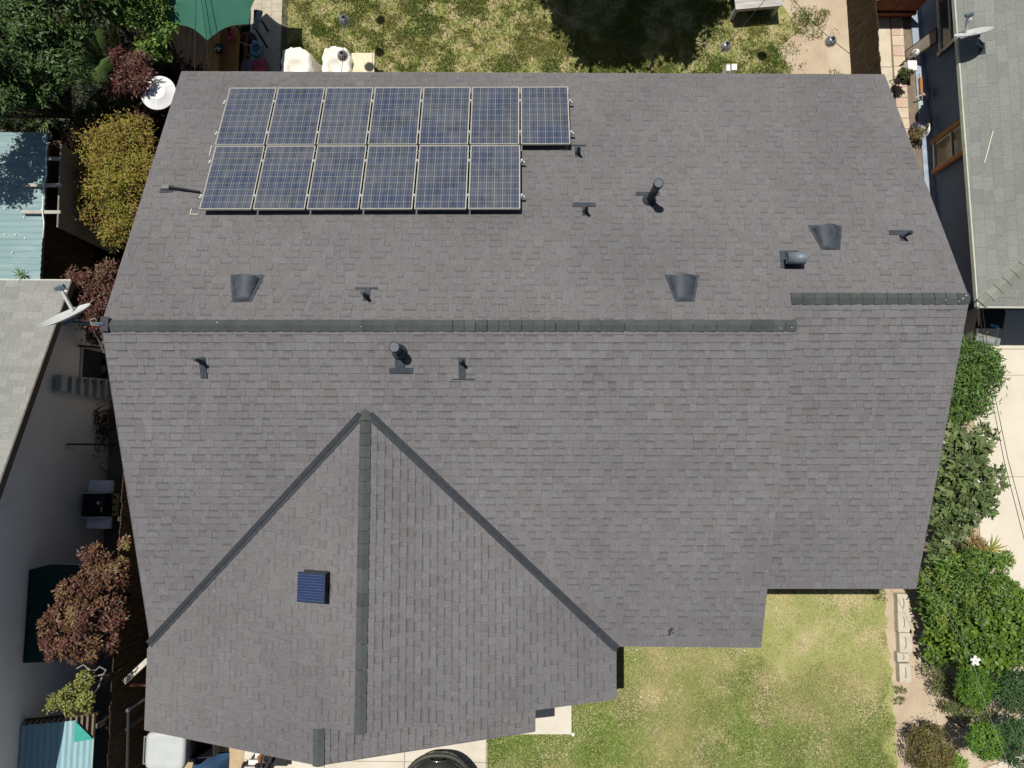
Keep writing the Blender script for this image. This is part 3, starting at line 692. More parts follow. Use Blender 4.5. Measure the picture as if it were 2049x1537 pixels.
# concrete side path with square pavers beside the right neighbour
path = setting(sheet('side_path', [(8.38, 2.6), (10.02, 2.6), (10.1, 14), (8.30, 14)], M('path_joint', (0.22, 0.17, 0.12), (.15, .12, .09), scale=5, rough=1), .004))
PTH = M('path_concrete', (0.56, 0.50, 0.38), (0.47, 0.41, 0.30), scale=1.8, rough=.9, fine=.06, fscale=40, c3=(.44, .37, .27), scale3=.9)
PINK = M('pink_paver', (0.52, 0.38, 0.30), (0.46, 0.335, 0.26), scale=4, rough=.9, fine=.06, fscale=40)
CREAMP = M('cream_paver', (0.54, 0.46, 0.34), (0.48, 0.40, 0.29), scale=4, rough=.9, fine=.06, fscale=40)
yj = [P(1780, y, 0)[1] for y in (430, 264, 135, 5, -120)] + [14]
for ya, yb in zip(yj, yj[1:]):
    MB().prism([(8.37, ya+.008, .02), (9.28 + (ya-8)*-.004, ya+.008, .02), (9.28 + (ya-8)*-.004, yb-.008, .02), (8.30, yb-.008, .02)], (0, 0, -.014)).build('concrete_slab', PTH, path)
y = 5.0; k = 0
while y < 13.2:
    hgt = .27; sk = (9.5-y)*.0175
    MB().prism([(9.33 + sk, y, .022), (9.62 + sk, y, .022), (9.62 + sk - .004, y+hgt-.012, .022), (9.33 + sk - .004, y+hgt-.012, .022)], (0, 0, -.016)).build('paver', PINK if (k*7) % 5 < 2 else CREAMP, path)
    y += hgt; k += 1
# right driveway
rd = setting(sheet('right_driveway', [(10.86, -4.0), (20, -4.0), (20, 14), (10.02, 14), (10.02, 2.5), (10.86, 2.3)], M('drive_joint', (0.25, 0.22, 0.17), rough=1), .004))
ys2 = [P(2030, y, 0)[1] for y in (1174, 954, 751)]; ys2 = [-4.0] + ys2 + [2.45]
DCON = M('driveway_concrete', (0.62, 0.575, 0.475), (0.55, 0.505, 0.405), scale=1.1, rough=.9, fine=.05, fscale=45, c3=(.56, .50, .41), scale3=.5)
for ya, yb in zip(ys2, ys2[1:]):
    MB().prism([(10.87, ya+.005, .03), (20, ya+.005, .03), (20, yb-.005, .03), (10.87, yb-.005, .03)], (0, 0, -.024)).build('concrete_slab', DCON, rd)
MB().prism([(10.03, 2.46, .03), (20, 2.46, .03), (20, 3.4, .03), (10.03, 3.4, .03)], (0, 0, -.024)).build('concrete_slab', DCON, rd)
sw = G2([(1930, 1552), (2049, 1503), (2300, 1430), (2300, 1700), (1900, 1700)])
setting(MB().prism([(a, b, .05) for a, b in sw], (0, 0, -.045)).build('pavement', DCON))

# ------------------------------------------------------------------ fences and neighbours
def board_fence(name, label, a, b, h, bw, mat, side, rail=True, jag=.03, seed=1, cat='fence', th=.02):
    rg = random.Random(seed); a, b = np.array((*a, 0.)), np.array((*b, 0.)); L = np.linalg.norm(b-a); x = (b-a)/L; y = np.array((-x[1], x[0], 0))*side
    t = thing(name, label, cat, (a+b)/2); n = int(L/bw); e = L/n
    for i in range(n):
        hh = h + rg.uniform(-jag, jag); c = a + x*(i+.5)*e + np.array((0, 0, hh/2)) + y*rg.uniform(-.003, .003)
        MB().box(c, (e - rg.uniform(.004, .010), th, hh), x, y).build('board', mat, t)
    if rail:
        for z in (h*.22, h*.82): MB().box((a+b)/2 - y*.045 + np.array((0, 0, z)), (L, .05, .09), x, y).build('rail', mat, t)
    for i in range(int(L/2.2)+1):
        c = a + x*min(L, i*2.2) - y*.06; MB().box(c + np.array((0, 0, h*.48)), (.09, .09, h*.96), x, y).build('post', mat, t)
    return t
board_fence('board_fence', 'dark weathered board fence between back lawn and side path', (8.30, 8.3), (8.16, 14), 1.36, .125, DARKWOOD, 1, rail=False, seed=2)
board_fence('board_fence', 'dark board fence in the narrow passage left of the house', (-8.62, 0.6), (-8.62, -9), 1.62, .14, DARKWOOD, 1, seed=3)
g0, g1 = P(1752, 36, 0), P(1838, 30, 0)
board_fence('wooden_gate', 'red stained wooden gate across the side path', (8.38, g0[1]), (9.80, g0[1]), 1.15, .14, REDWOOD, 1, rail=True, seed=4, cat='gate', jag=.05)

# right neighbour
NW = M('blue_stucco', (0.13, 0.175, 0.25), (0.11, 0.15, 0.215), scale=2.5, rough=.95, bump=.5, bscale=45)
nb = thing('neighbour_house', 'blue-grey stucco neighbour house with pale grey hipped shingle roof', 'house', (12, 8, 0))
C0 = P(1958, 613, 2.1); tn = math.tan(R(18))
WXR = lambda y: 10.20 - (y - 6.15)*.036
W0 = 10.1
setting(MB().prism([(WXR(3.2)+.01, 3.2, .06), (WXR(3.2)-.24, 3.2, .05), (WXR(14)-.24, 14, .05), (WXR(14)+.01, 14, .06)], (0, 0, -.045)).build('mow_strip', M('pale_blue_concrete', (0.34, 0.39, 0.46), (.24, .28, .34), scale=4, rough=.9, bump=.3, bscale=20)))
MB().prism([(WXR(C0[1]+.45), C0[1]+.45, 0), (16, C0[1]+.45, 0), (16, 14.4, 0), (WXR(14.4), 14.4, 0)], (0, 0, 2.14)).build('wall', NW, nb)
ex0 = P(1912, 0, 2.1); xe = lambda y: C0[0] + (ex0[0]-C0[0])*(y-C0[1])/(ex0[1]-C0[1])
pL = plane_of(C0, np.array((xe(14), 14, 2.1)), np.array((C0[0]+3, C0[1]+3, 2.1+3*tn))); pF = plane_of(C0, C0 + np.array((1, 0, 0)), C0 + np.array((3, 3, 3*tn)))
tip = C0 + np.array((3.4, 3.4, 3.4*tn)); farL = np.array((xe(14.6), 14.6, 2.1)); farT = on(pL, tip[0], 14.6); farF = C0 + np.array((6.8, 0, 0)); 
PAL_N = [(0.222, 0.228, 0.196), (0.214, 0.220, 0.190), (0.230, 0.236, 0.204), (0.205, 0.211, 0.183)]
for nm, pl, pts, ud, sg, sd in (('left_roof_slope', pL, [C0, tip, farT, farL], (0, 1, 0), 230, 31), ('front_roof_slope', pF, [C0, farF, tip], (1, 0, 0), 30, 32)):
    S = Slope(pl, C0, ud); so_ = MB().prism([p - S.n*.006 for p in pts], (0, 0, -.06)).build(nm, DECK, nb)
    shingles(so_, S, [polyuv(S, pts)], .195, PAL_N, wr=(.30, .34), hl=(.006, .007), bandp=0, single=sg, single_from='bottom', seed=sd)
ridge_caps(nb, C0 + np.array((.05, .05, .02)), tip, pL[0], pF[0], .13, .22, -1, (.212, .218, .19), 8)
GUT = M('pale_green_gutter', (0.50, 0.52, 0.44), (0.42, 0.44, 0.37), scale=5, rough=.5)
edge_trim(nb, C0, farL, (-1, 0, 0), .10, .03, 'gutter', GUT); edge_trim(nb, C0, farF, (0, -1, 0), .10, .03, 'gutter', GUT)
def onX(x, y, X): d = ray(x, y); return CO + d*(X/d[0])
TRIM = M('orange_wood_trim', (0.36, 0.17, 0.065), (0.28, 0.125, 0.05), scale=5, rough=.7)
SASH = M('window_sash', (0.5, 0.49, 0.44), (0.42, 0.41, 0.37), scale=6, rough=.6)
PANE = M('tan_window_pane', (0.16, 0.135, 0.085), (0.12, 0.10, 0.065), scale=2, rough=.2, coat=.6)
def wall_window(parent, X, ya, yb, za, zb, trim, sash, pane, s=-1, split=.5, trims=('l', 'r', 'b', 't')):
    w_ = MB().box((X + s*.01, (ya+yb)/2, (za+zb)/2), (.02, yb-ya, zb-za)).build('window', sash, parent)
    d = .07; b = .05
    MB().box((X + s*.035, (ya+yb)/2, za+.03), (.05, yb-ya, .06)).build('sill', sash, w_)
    for k, yy in enumerate((ya - .05, yb + .05)): MB().box((X + s*.04, yy, (za+zb)/2), (.08, .10, zb-za+.1)).build('trim', trim, w_)
    MB().box((X + s*.04, (ya+yb)/2, zb+.05), (.08, yb-ya, .10)).build('trim', trim, w_)
    zs = za + (zb-za)*split
    for z0, z1, mm in ((za+.07, zs-.025, pane), (zs+.025, zb-.03, GLASS)):
        MB().box((X + s*.0225, (ya+yb)/2, (z0+z1)/2), (.005, yb-ya-.12, z1-z0)).build('pane', mm, w_)
    MB().box((X + s*.04, (ya+yb)/2, zs), (.03, yb-ya-.04, .04)).build('rail', sash, w_)
    return w_
W0 = WXR(6.9); wq = onX(1880, 344, W0 - .05); wq2 = onX(1880, 282, W0 - .05)
wall_window(nb, W0 - .06, wq[1]+.10, wq2[1]+.0, max(.2, onX(1877, 330, W0)[2]), 1.7, TRIM, SASH, PANE)
W0 = WXR(10.5); wq = onX(1898, 95, W0 - .03); wall_window(nb, W0 - .03, wq[1]+.05, wq[1]+1.5, .85, 1.75, GLASS, SASH, GLASS)
for x, y in ((1858, 190), (1861, 245)):
    q = onX(x, y, W0 - .06); MB().box((W0 - .075, q[1], q[2]), (.03, .24, .16)).build('louvre_vent', PIPE, nb)
# left neighbour
LX = -9.62
la, lb_ = onX(140, 566, LX), onX(0, 960, LX); print('left roof', la, lb_)
lp = plane_of(la, lb_, la + np.array((-1, 0, 0))); ln_ = thing('neighbour_house', 'grey stucco neighbour house with pale weathered gable roof', 'house', (-12, -2.5, 0))
yrid = -3.0; zrid = zon(lp, LX, yrid); e_ = on(lp, LX, la[1] + .03)
ptsA = [on(lp, LX, la[1]+.05), on(lp, LX, yrid), on(lp, -18, yrid), on(lp, -18, la[1]+.05)]
lp2 = (np.array((lp[0][0], -lp[0][1], lp[0][2])), 0); lp2 = (lp2[0], float(lp2[0] @ ptsA[1])); ptsB = [on(lp2, LX, yrid), on(lp2, LX, -9.2), on(lp2, -18, -9.2), on(lp2, -18, yrid)]
PAL_L = [(0.275, 0.272, 0.240), (0.260, 0.257, 0.227), (0.29, 0.287, 0.253), (0.245, 0.242, 0.214)]
for nm, pl, pts, sg, sd in (('rear_roof_slope', lp, ptsA, 0, 41), ('front_roof_slope', lp2, ptsB, 0, 42)):
    S = Slope(pl, pts[0], (1, 0, 0)); so_ = MB().prism([p - S.n*.006 for p in pts], (0, 0, -.07)).build(nm, DECK, ln_)
    if nm.startswith('rear'):
        near = [on(lp, LX, la[1]+.05), on(lp, LX, yrid), on(lp, LX-1.9, yrid), on(lp, LX-1.9, la[1]+.05)]; farp = [on(lp, LX-1.9, la[1]+.05), on(lp, LX-1.9, yrid), on(lp, -18, yrid), on(lp, -18, la[1]+.05)]
        shingles(so_, S, [polyuv(S, near)], .16, PAL_L, wr=(.28, .33), hl=(.007, .009), bandp=.0, single=190, single_from='bottom', seed=sd)
        shingles(so_, S, [polyuv(S, farp)], .16, PAL_L, wr=(.28, .33), hl=(.007, .009), bandp=.0, seed=sd+5)
    else: shingles(so_, S, [polyuv(S, pts)], .16, PAL_L, wr=(.28, .33), hl=(.007, .009), bandp=0, seed=sd)
LTRIM = M('brown_fascia', (0.13, 0.11, 0.09), (.10, .085, .07), scale=4)
edge_trim(ln_, ptsA[0], ptsA[1], (1, 0, 0), .16, .03, 'fascia', LTRIM); edge_trim(ln_, ptsB[0], ptsB[1], (1, 0, 0), .16, .03, 'fascia', LTRIM)
edge_trim(ln_, ptsA[0], ptsA[3], (0, 1, 0), .10, .03, 'gutter', GUT)
LW = M('grey_stucco', (0.78, 0.78, 0.77), (0.72, 0.72, 0.715), scale=1.5, rough=.95, bump=.4, bscale=50)
WX = -9.96
body([(la[1]-.35, 0), (la[1]-.35, zon(lp, LX, la[1]-.35)-.1), (yrid, zrid-.12), (-8.9, zon(lp2, LX, -8.9)-.1), (-8.9, 0)], 'x', WX, -18, 'wall', LW, ln_)
q = onX(2, 930, LX - .25); S = Slope(lp, on(lp, LX - .35, q[1]), (1, 0, 0))
t = tag(MB().box(on(lp, LX-.95, q[1]-.4) + lp[0]*.08, (1.0, 1.6, .04), S.u, S.v, S.n).build('solar_panel', M('dark_panel', (.02, .03, .06), (.03, .04, .07), rough=.2, coat=.5)), 'dark solar panel edge on the pale weathered neighbour roof', 'solar panel')
# window and awning on the left neighbour's wall
a1 = onX(193, 748, WX + .02); a2 = onX(160, 716, WX + .02)
wd_ = MB().box((WX + .02, (a1[1]+a2[1])/2, .75), (.04, .85, 1.0)).build('window', SASH, ln_)
MB().box((WX + .045, (a1[1]+a2[1])/2, .75), (.012, .74, .88)).build('pane', GLASS, wd_)
A1, A2 = onX(58, 1140, WX), onX(46, 1326, WX); zt = (A1[2]+A2[2])/2
aw = thing('awning', 'dark green fabric awning on the grey stucco side wall', 'awning', (WX + .4, (A1[1]+A2[1])/2, 2.2))
AWM = M('dark_green_canvas', (0.010, 0.042, 0.040), (0.008, 0.034, 0.032), scale=6, rough=.9)
ya_, yb_ = A1[1], A2[1]; mb = MB(); N = 8; vs = []
for k in range(N+1):
    f = k/N; x = WX + .01 + .85*math.sin(f*1.45)/math.sin(1.45); z = zt - .62*(1-math.cos(f*1.45))/(1-math.cos(1.45))
    vs += [(x, ya_, z), (x, yb_, z)]
mb.add(vs, [(2*k, 2*k+2, 2*k+3, 2*k+1) for k in range(N)]); o = mb.build('canopy', AWM, aw, True); so2 = o.modifiers.new('s', 'SOLIDIFY'); so2.thickness = .012
for yy in (ya_, yb_):
    MB().add([(v[0], yy, v[2]) for v in vs[::2]] + [(WX + .01, yy, zt - .62)], [tuple(range(N+2))]).build('side_flap', AWM, aw)
for yy in (ya_+.01, yb_-.01): MB().tube([(WX+.01, yy, zt-.62), (WX+.86, yy, zt-.63)], .012).build('frame_rod', ALU, aw)
# blue corrugated patio cover in the passage
B1 = onX(41, 1444, WX); zc = B1[2]; D1 = P(190, 1440, zc - .42)
cv = thing('patio_cover', 'pale blue corrugated patio cover on wooden slats along the side wall', 'patio cover', (WX + .6, B1[1]-1.2, 0))
CORR = M('pale_blue_sheet', (0.30, 0.46, 0.48), (0.24, 0.39, 0.43), scale=2.5, rough=.5, stretch=(6, .7, 1))
xa, xb = WX + .02, D1[0]; yA, yB = B1[1], B1[1] - 3.2; NX = 72; vs = []
for yy in (yA - .08, yB):
    for k in range(NX+1):
        f = k/NX; vs.append((xa + (xb-xa)*f, yy, zc - .42*f + .012*math.sin(f*NX/6*2*math.pi)))
slats_n = 13
xcut = int(NX*.74)
mb = MB(); mb.add(vs, [(k, k+1, NX+2+k, NX+1+k) for k in range(xcut)]); 
vs2 = []
for yy in (yA - .45, yB):
    for k in range(xcut, NX+1):
        f = k/NX; vs2.append((xa + (xb-xa)*f, yy, zc - .42*f + .012*math.sin(f*NX/6*2*math.pi)))
m_ = NX - xcut
mb.add(vs2, [(k, k+1, m_+2+k, m_+1+k) for k in range(m_)]); mb.build('corrugated_sheet', CORR, cv, True)
TEAL = M('teal_tarp', (0.05, 0.36, 0.29), (0.04, 0.30, 0.245), scale=6, rough=.6)
f0 = .74; p0 = np.array((xa+(xb-xa)*f0, yA-.08, zc-.42*f0+.03)); p1 = np.array((xa+(xb-xa)*f0, yA-.5, zc-.42*f0+.03)); p2 = np.array((xb, yA-.47, zc-.42+.03))
MB().prism([p0, p1, p2], (0, 0, .008)).build('tarp_corner', TEAL, cv)
for k in range(slats_n):
    f = (k+.5)/slats_n; x = xa + (xb-xa)*f; MB().box((x, (yA+yB)/2, zc - .42*f - .06), (.045, yA-yB, .07)).build('slat', WOOD, cv)
MB().beam((xa, yA-.02, zc-.11), (xb, yA-.02, zc-.53), .05, .09).build('end_beam', DARKWOOD, cv)
for yy in (yA-.3, yB+.2): MB().box((xb-.05, yy, (zc-.6)/2), (.09, .09, zc-.6)).build('post', WOOD, cv)
# teal shed roof at upper left
zs_ = 2.15; s0, s1 = P(97, 265, zs_), P(81, 561, zs_ - .02)
shed = thing('shed', 'garden shed with teal corrugated metal roof', 'shed', (-12, 5.5, 0))
TM = M('teal_metal', (0.21, 0.31, 0.31), (0.17, 0.265, 0.27), scale=1.2, rough=.5, stretch=(.5, 3, 1), c3=(.26, .35, .34), scale3=2.5)
ytop, ybot = s0[1], max(s1[1], la[1] + .10); NY = 120; vs = []
for xx in (0, 1):
    for k in range(NY+1):
        f = k/NY; y = ytop + (ybot-ytop)*f; xr = s0[0] + (s1[0]-s0[0])*f; vs.append((xr if xx == 0 else -18, y, zs_ + .010*math.sin(f*NY/5*2*math.pi)))
o = MB().add(vs, [(k, k+1, NY+2+k, NY+1+k) for k in range(NY)]).build('corrugated_roof', TM, shed, True)
MB().prism([(s0[0]-.15, ytop-.1, 0), (-17.5, ytop-.1, 0), (-17.5, ybot+.12, 0), (s0[0]-.15, ybot+.12, 0)], (0, 0, zs_-.1)).build('wall', DARKWOOD, shed)
MB().beam((s0[0]-.03, ytop, zs_-.05), (s1[0]-.03, ybot, zs_-.05), .05, .07).build('edge_board', WOOD, shed)
for x, y in ((33, 369), (58, 373), (10, 417), (36, 421), (83, 420), (31, 470), (50, 477), (10, 470), (48, 434), (25, 505)):
    q = P(x, y, zs_+.012); MB().lathe([(.018, 0), (.016, .008), (.001, .012)], q, 8).build('roof_screw', WHITE, shed)
# grey panel screen with three beams between it and the shed
zp = 2.2; q0, q1 = P(124, 290, zp), P(117, 456, zp)
scn = thing('panel_screen', 'grey plywood screen with cross beams beside the shed', 'screen', ((q0[0]+q1[0])/2, (q0[1]+q1[1])/2, 0))
L_ = q1 - q0
for k in range(3):
    a_, b_ = q0 + L_*(k/3), q0 + L_*((k+1)/3); MB().beam((a_ + b_)/2*np.array((1, 1, 0)) + np.array((0, 0, .02)), (a_+b_)/2, 1, 1) if False else None
    c = (a_+b_)/2; MB().box((c[0], c[1], zp/2), (.02, abs(L_[1])/3 - .006, zp)).build('panel', GREYWOOD, scn)
MB().beam(q0 + np.array((0, 0, .02)), q1 + np.array((0, 0, .02)), .035, .04).build('top_rail', WHITE if False else GREYWOOD, scn)
BM = M('pale_beam', (0.42, 0.40, 0.34), (.34, .32, .27), scale=6)
for y, xl_ in ((318, 92), (371, 47), (425, 44)):
    a_, b_ = P(xl_, y, zp + .03), P(122, y, zp + .03); a_[1] = b_[1]; MB().beam(a_, b_, .07, .05).build('cross_beam', BM, scn)
MB().beam(P(97, 287, zp+.02), q0 + np.array((0, .02, .02)), .12, .03).build('end_cap', DARKWOOD, scn)
pts = [P(x, y, zp + .07) for x, y in ((99, 285), (93, 295), (92, 330), (93, 350), (88, 370), (86, 400), (85, 425), (88, 445), (86, 477))]
tag(MB().tube(pts, .016, 6).build('garden_hose', WHITE, None, True), 'thin white hose lying along the shed roof edge', 'hose')

# ------------------------------------------------------------------ plants
def leaf_cloud(blobs, n, size, pal, asp=.42, clumps=14, spread=.30, upb=.75, seed=1, flat=.35, droop=.1, var=.28, shell=.55):
    r = np.random.default_rng(seed); bl = np.array(blobs, float)       # cx cy cz rx ry rz
    wgt = (bl[:, 3]*bl[:, 4]*bl[:, 5])**(.72); wgt /= wgt.sum(); VV = []; CC = []
    pal = np.array(pal)
    for b, wg in zip(bl, wgt):
        m = max(20, int(n*wg)); k = max(4, int(clumps)); d = r.normal(size=(k, 3)); d[:, 2] = np.abs(d[:, 2])*.9 - .15; d /= np.linalg.norm(d, axis=1)[:, None]
        cen = d*(shell + (1-shell)*r.random((k, 1))**.6)*.86; ci = r.integers(0, k, m); loc = cen[ci] + r.normal(size=(m, 3))*spread*.62*r.uniform(.6, 1.2, (k, 1))[ci]
        fill = r.random(m) < .22; dd = r.normal(size=(m, 3)); dd /= np.linalg.norm(dd, axis=1)[:, None]; loc[fill] = (dd*(r.random((m, 1))**.45)*.85)[fill]
        pos = loc*b[3:6] + b[:3]
        outw = loc/(np.linalg.norm(loc, axis=1)[:, None] + 1e-6)
        nrm = outw*flat + np.array((0, 0, upb)) + r.normal(size=(m, 3))*.45; nrm /= np.linalg.norm(nrm, axis=1)[:, None]
        ax = outw*.6 + r.normal(size=(m, 3))*.7; ax -= nrm*(ax*nrm).sum(1)[:, None]; ax /= (np.linalg.norm(ax, axis=1)[:, None] + 1e-6)
        sd = np.cross(nrm, ax); L = size*r.uniform(.65, 1.3, m)[:, None]; W = L*asp*.5
        p0 = pos; p2 = pos + ax*L - nrm*L*droop; mid = pos + ax*L*.48 + nrm*L*.05
        VV.append(np.stack([p0, mid + sd*W, p2, mid - sd*W], 1).reshape(-1, 3))
        c = pal[r.integers(0, len(pal), k)[ci]]*.55 + pal[r.integers(0, len(pal), m)]*.45
        CC.append(c*r.uniform(1-var, 1+var, (m, 1)))
    V = np.concatenate(VV); C = np.concatenate(CC)
    low = V[:, 2] < .03; V[low, 2] = .03
    return V, C
def plant(name, label, cat, blobs, n, size, pal, group=None, mat=None, stem=.03, seed=1, trunks=1, barkmat=None, zr=.8, **kw):
    bw = []
    for x, y, z, rp in blobs:
        c = P(x, y, z); rr_ = rp*mpp(z); bw.append((c[0], c[1], c[2], rr_, rr_, min(rr_*zr, max(.12, z - .02))))
    bw = np.array(bw); base = np.array((bw[:, 0].mean(), bw[:, 1].mean(), 0)); t = thing(name, label, cat, base, group)
    rg = random.Random(seed); mb = MB(); zt = bw[:, 2].min()*.55
    mb.tube([base, base + np.array((rg.uniform(-.04, .04), rg.uniform(-.04, .04), zt*.6)), base + np.array((0, 0, zt))], [stem, stem*.85, stem*.7], 7)
    mb.build('trunk', barkmat or BARK, t, True)
    lm = MB()
    for b in bw:
        s = base + np.array((0, 0, zt*.9)); e = b[:3]; lm.tube([s, (s+e)/2 + np.array((0, 0, .05)), e + np.array((0, 0, b[5]*.2))], [stem*.55, stem*.4, stem*.22], 5)
        for _ in range(5):
            d = np.array([rg.gauss(0, 1), rg.gauss(0, 1), abs(rg.gauss(0, .7))]); d /= np.linalg.norm(d); lm.tube([e, e + d*b[3:6]*.85], [stem*.22, stem*.1], 4)
    lm.build('limbs', barkmat or BARK, t)
    V, C = leaf_cloud(bw, n, size, pal, seed=seed, **kw); o = tris_obj('crown', V, C, mat or LEAF, t, 4); stuff(o); return t
DG = [(0.030, 0.062, 0.016), (0.045, 0.09, 0.022), (0.065, 0.12, 0.028), (0.09, 0.15, 0.035)]
LG = [(0.10, 0.19, 0.03), (0.14, 0.24, 0.035), (0.18, 0.28, 0.05), (0.07, 0.13, 0.025)]
RED = [(0.085, 0.022, 0.026), (0.12, 0.035, 0.032), (0.07, 0.03, 0.022), (0.14, 0.075, 0.045)]
YEL = [(0.24, 0.22, 0.035), (0.30, 0.255, 0.045), (0.19, 0.21, 0.035), (0.30, 0.17, 0.06)]
plant('broadleaf_tree', 'glossy dark green broadleaf tree left of the palm fronds', 'tree', [(45, 45, 3.2, 62), (105, 25, 3.0, 50), (30, 135, 3.0, 52), (115, 135, 2.8, 46), (80, 180, 2.6, 34), (5, 195, 3.2, 40), (-70, 90, 3.6, 80), (-110, 190, 4.0, 62), (-60, 240, 4.1, 42), (-150, 240, 4.1, 55), (-20, 215, 3.8, 34), (75, 95, 2.9, 50), (140, 70, 2.7, 40), (50, 185, 2.6, 34)], 19000, .11, DG, 'garden trees', stem=.09, seed=51, asp=.36, clumps=16, spread=.26)
plant('broadleaf_tree', 'dark leafy tree overhanging the upper edge of the garden', 'tree', [(180, 5, 2.6, 60), (150, -60, 3.2, 80), (230, -50, 3.2, 70), (60, -70, 3.4, 90)], 5200, .12, DG[:3], 'garden trees', stem=.09, seed=52, asp=.4)
plant('leafy_shrub', 'bright yellow-green leafy shrub touching the green umbrella', 'shrub', [(285, 25, 2.4, 42), (318, 60, 2.3, 34), (300, 100, 2.0, 26), (250, 15, 2.4, 36), (315, 5, 2.5, 36), (330, 110, 1.9, 14)], 5200, .095, LG, 'garden trees', stem=.05, seed=53, asp=.42, clumps=12, spread=.3)
plant('red_leaf_shrub', 'dark red-leaved shrub beside the patio heater', 'shrub', [(245, 120, 2.25, 26), (280, 130, 2.3, 28), (262, 165, 2.25, 32), (238, 170, 2.0, 22), (290, 160, 2.45, 20), (283, 225, 1.6, 16)], 2900, .10, RED, 'red-leaved shrubs', stem=.03, seed=54, asp=.32, clumps=12)
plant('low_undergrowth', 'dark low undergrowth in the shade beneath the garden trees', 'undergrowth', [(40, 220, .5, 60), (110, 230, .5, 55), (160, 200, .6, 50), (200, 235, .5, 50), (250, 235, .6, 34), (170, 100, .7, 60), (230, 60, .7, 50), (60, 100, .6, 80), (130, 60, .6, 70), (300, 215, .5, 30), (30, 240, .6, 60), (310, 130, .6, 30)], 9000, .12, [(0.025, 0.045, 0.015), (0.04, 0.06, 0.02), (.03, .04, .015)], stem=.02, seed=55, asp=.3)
plant('nandina_bush', 'big yellow-green bush with orange tinted leaf tips at the left rake', 'bush', [(225, 300, 1.5, 62), (265, 275, 1.55, 48), (190, 345, 1.45, 50), (240, 370, 1.55, 66), (205, 410, 1.4, 52), (255, 430, 1.4, 50), (225, 465, 1.2, 34), (285, 330, 1.5, 42)], 17000, .085, YEL, None, MATTE_LEAF, stem=.04, seed=56, asp=.26, clumps=22, spread=.34, shell=.35)
plant('red_leaf_shrub', 'burgundy shrub under the satellite dish at the ridge end', 'shrub', [(165, 575, 1.75, 34), (205, 555, 1.75, 32), (190, 605, 1.8, 42), (150, 560, 1.6, 22), (212, 600, 1.8, 34), (200, 640, 1.7, 36), (222, 540, 1.5, 20), (195, 665, 1.4, 26)], 7000, .075, RED + [(0.16, 0.12, 0.05)], 'red-leaved shrubs', stem=.03, seed=57, asp=.42, clumps=16, shell=.35)
plant('red_leaf_shrub', 'large red-brown shrub in front of the dark green awning', 'shrub', [(195, 1120, 3.0, 32), (222, 1150, 2.9, 40), (175, 1165, 3.1, 32), (140, 1190, 3.2, 28), (112, 1245, 3.2, 30), (155, 1235, 3.2, 40), (215, 1225, 2.9, 38), (122, 1297, 3.1, 30), (175, 1290, 3.0, 30), (217, 1285, 2.7, 24), (248, 1160, 2.6, 18), (100, 1285, 3.1, 18), (150, 1310, 3.0, 18)], 12500, .075, [(0.105, 0.04, 0.03), (0.15, 0.075, 0.04), (0.085, 0.03, 0.03), (0.24, 0.17, 0.065), (.15, .06, .045)], 'red-leaved shrubs', stem=.045, seed=58, asp=.4, clumps=13, spread=.24, shell=.5)
plant('sparse_bush', 'sparse yellow-green bush with bare grey branches by the patio cover', 'bush', [(150, 1395, 3.0, 32), (170, 1362, 3.0, 17), (120, 1402, 3.1, 22), (170, 1402, 2.9, 22), (108, 1408, 3.1, 12)], 1500, .06, [(0.22, 0.24, 0.05), (0.28, 0.29, 0.08), (0.16, 0.18, 0.04)], stem=.03, seed=59, asp=.5, clumps=9, spread=.32)
tw = thing('dead_branch', 'bare pale grey branches above the sparse bush', 'branch', P(240, 1350, 0))
GB = M('grey_bark', (0.30, 0.28, 0.26), (.22, .2, .18), scale=12, rough=.9)
for k, path_ in enumerate((((240, 1350, .0), (222, 1350, 1.4), (206, 1350, 2.8)), ((206, 1350, 2.8), (212, 1341, 2.85), (199, 1334, 2.9), (192, 1341, 2.9), (180, 1341, 2.95)), ((206, 1350, 2.8), (190, 1353, 2.85), (176, 1372, 2.85)), ((205, 1352, 2.7), (198, 1372, 2.75), (189, 1388, 2.7)), ((180, 1341, 2.95), (167, 1330, 3.0), (153, 1338, 3.0)))):
    MB().tube([P(*p) for p in path_], [.016, .014, .012, .01, .008][:len(path_)], 5).build('twig', GB, tw)
plant('flowering_shrub', 'small green shrub with pink flowers at the fence top', 'shrub', [(249, 1090, 1.75, 11), (252, 1078, 1.75, 6)], 260, .06, [(0.2, 0.24, 0.06), (.35, .06, .13), (.15, .2, .05)], stem=.012, seed=60)
# right side
NL = [(0.06, 0.125, 0.025), (0.09, 0.17, 0.035), (0.13, 0.21, 0.045), (0.045, 0.09, 0.022)]
plant('narrow_leaf_shrub', 'narrow-leaved green shrub at the corner of the right driveway', 'shrub', [(1940, 715, 1.5, 40), (1965, 750, 1.5, 38), (1925, 770, 1.5, 42), (1950, 805, 1.4, 38), (1910, 820, 1.3, 32), (1975, 715, 1.3, 24), (1900, 850, 1.2, 22)], 7000, .14, NL, 'driveway hedge', stem=.03, seed=61, asp=.2, clumps=16, spread=.32, droop=.2)
plant('pittosporum_shrub', 'dense glossy mixed shrub between the house and right driveway', 'shrub', [(1875, 1165, 1.0, 38), (1920, 1140, 1.3, 42), (1970, 1140, 1.3, 38), (1945, 1185, 1.3, 48), (1890, 1210, .9, 42), (2000, 1180, 1.1, 32), (1858, 1215, .55, 24), (2010, 1125, 1.0, 18), (1855, 1180, .7, 22)], 10500, .105, [(0.05, 0.11, 0.022), (0.085, 0.17, 0.03), (0.13, 0.23, 0.04), (.17, .22, .04)], 'driveway hedge', stem=.04, seed=62, asp=.32, clumps=15, spread=.24)
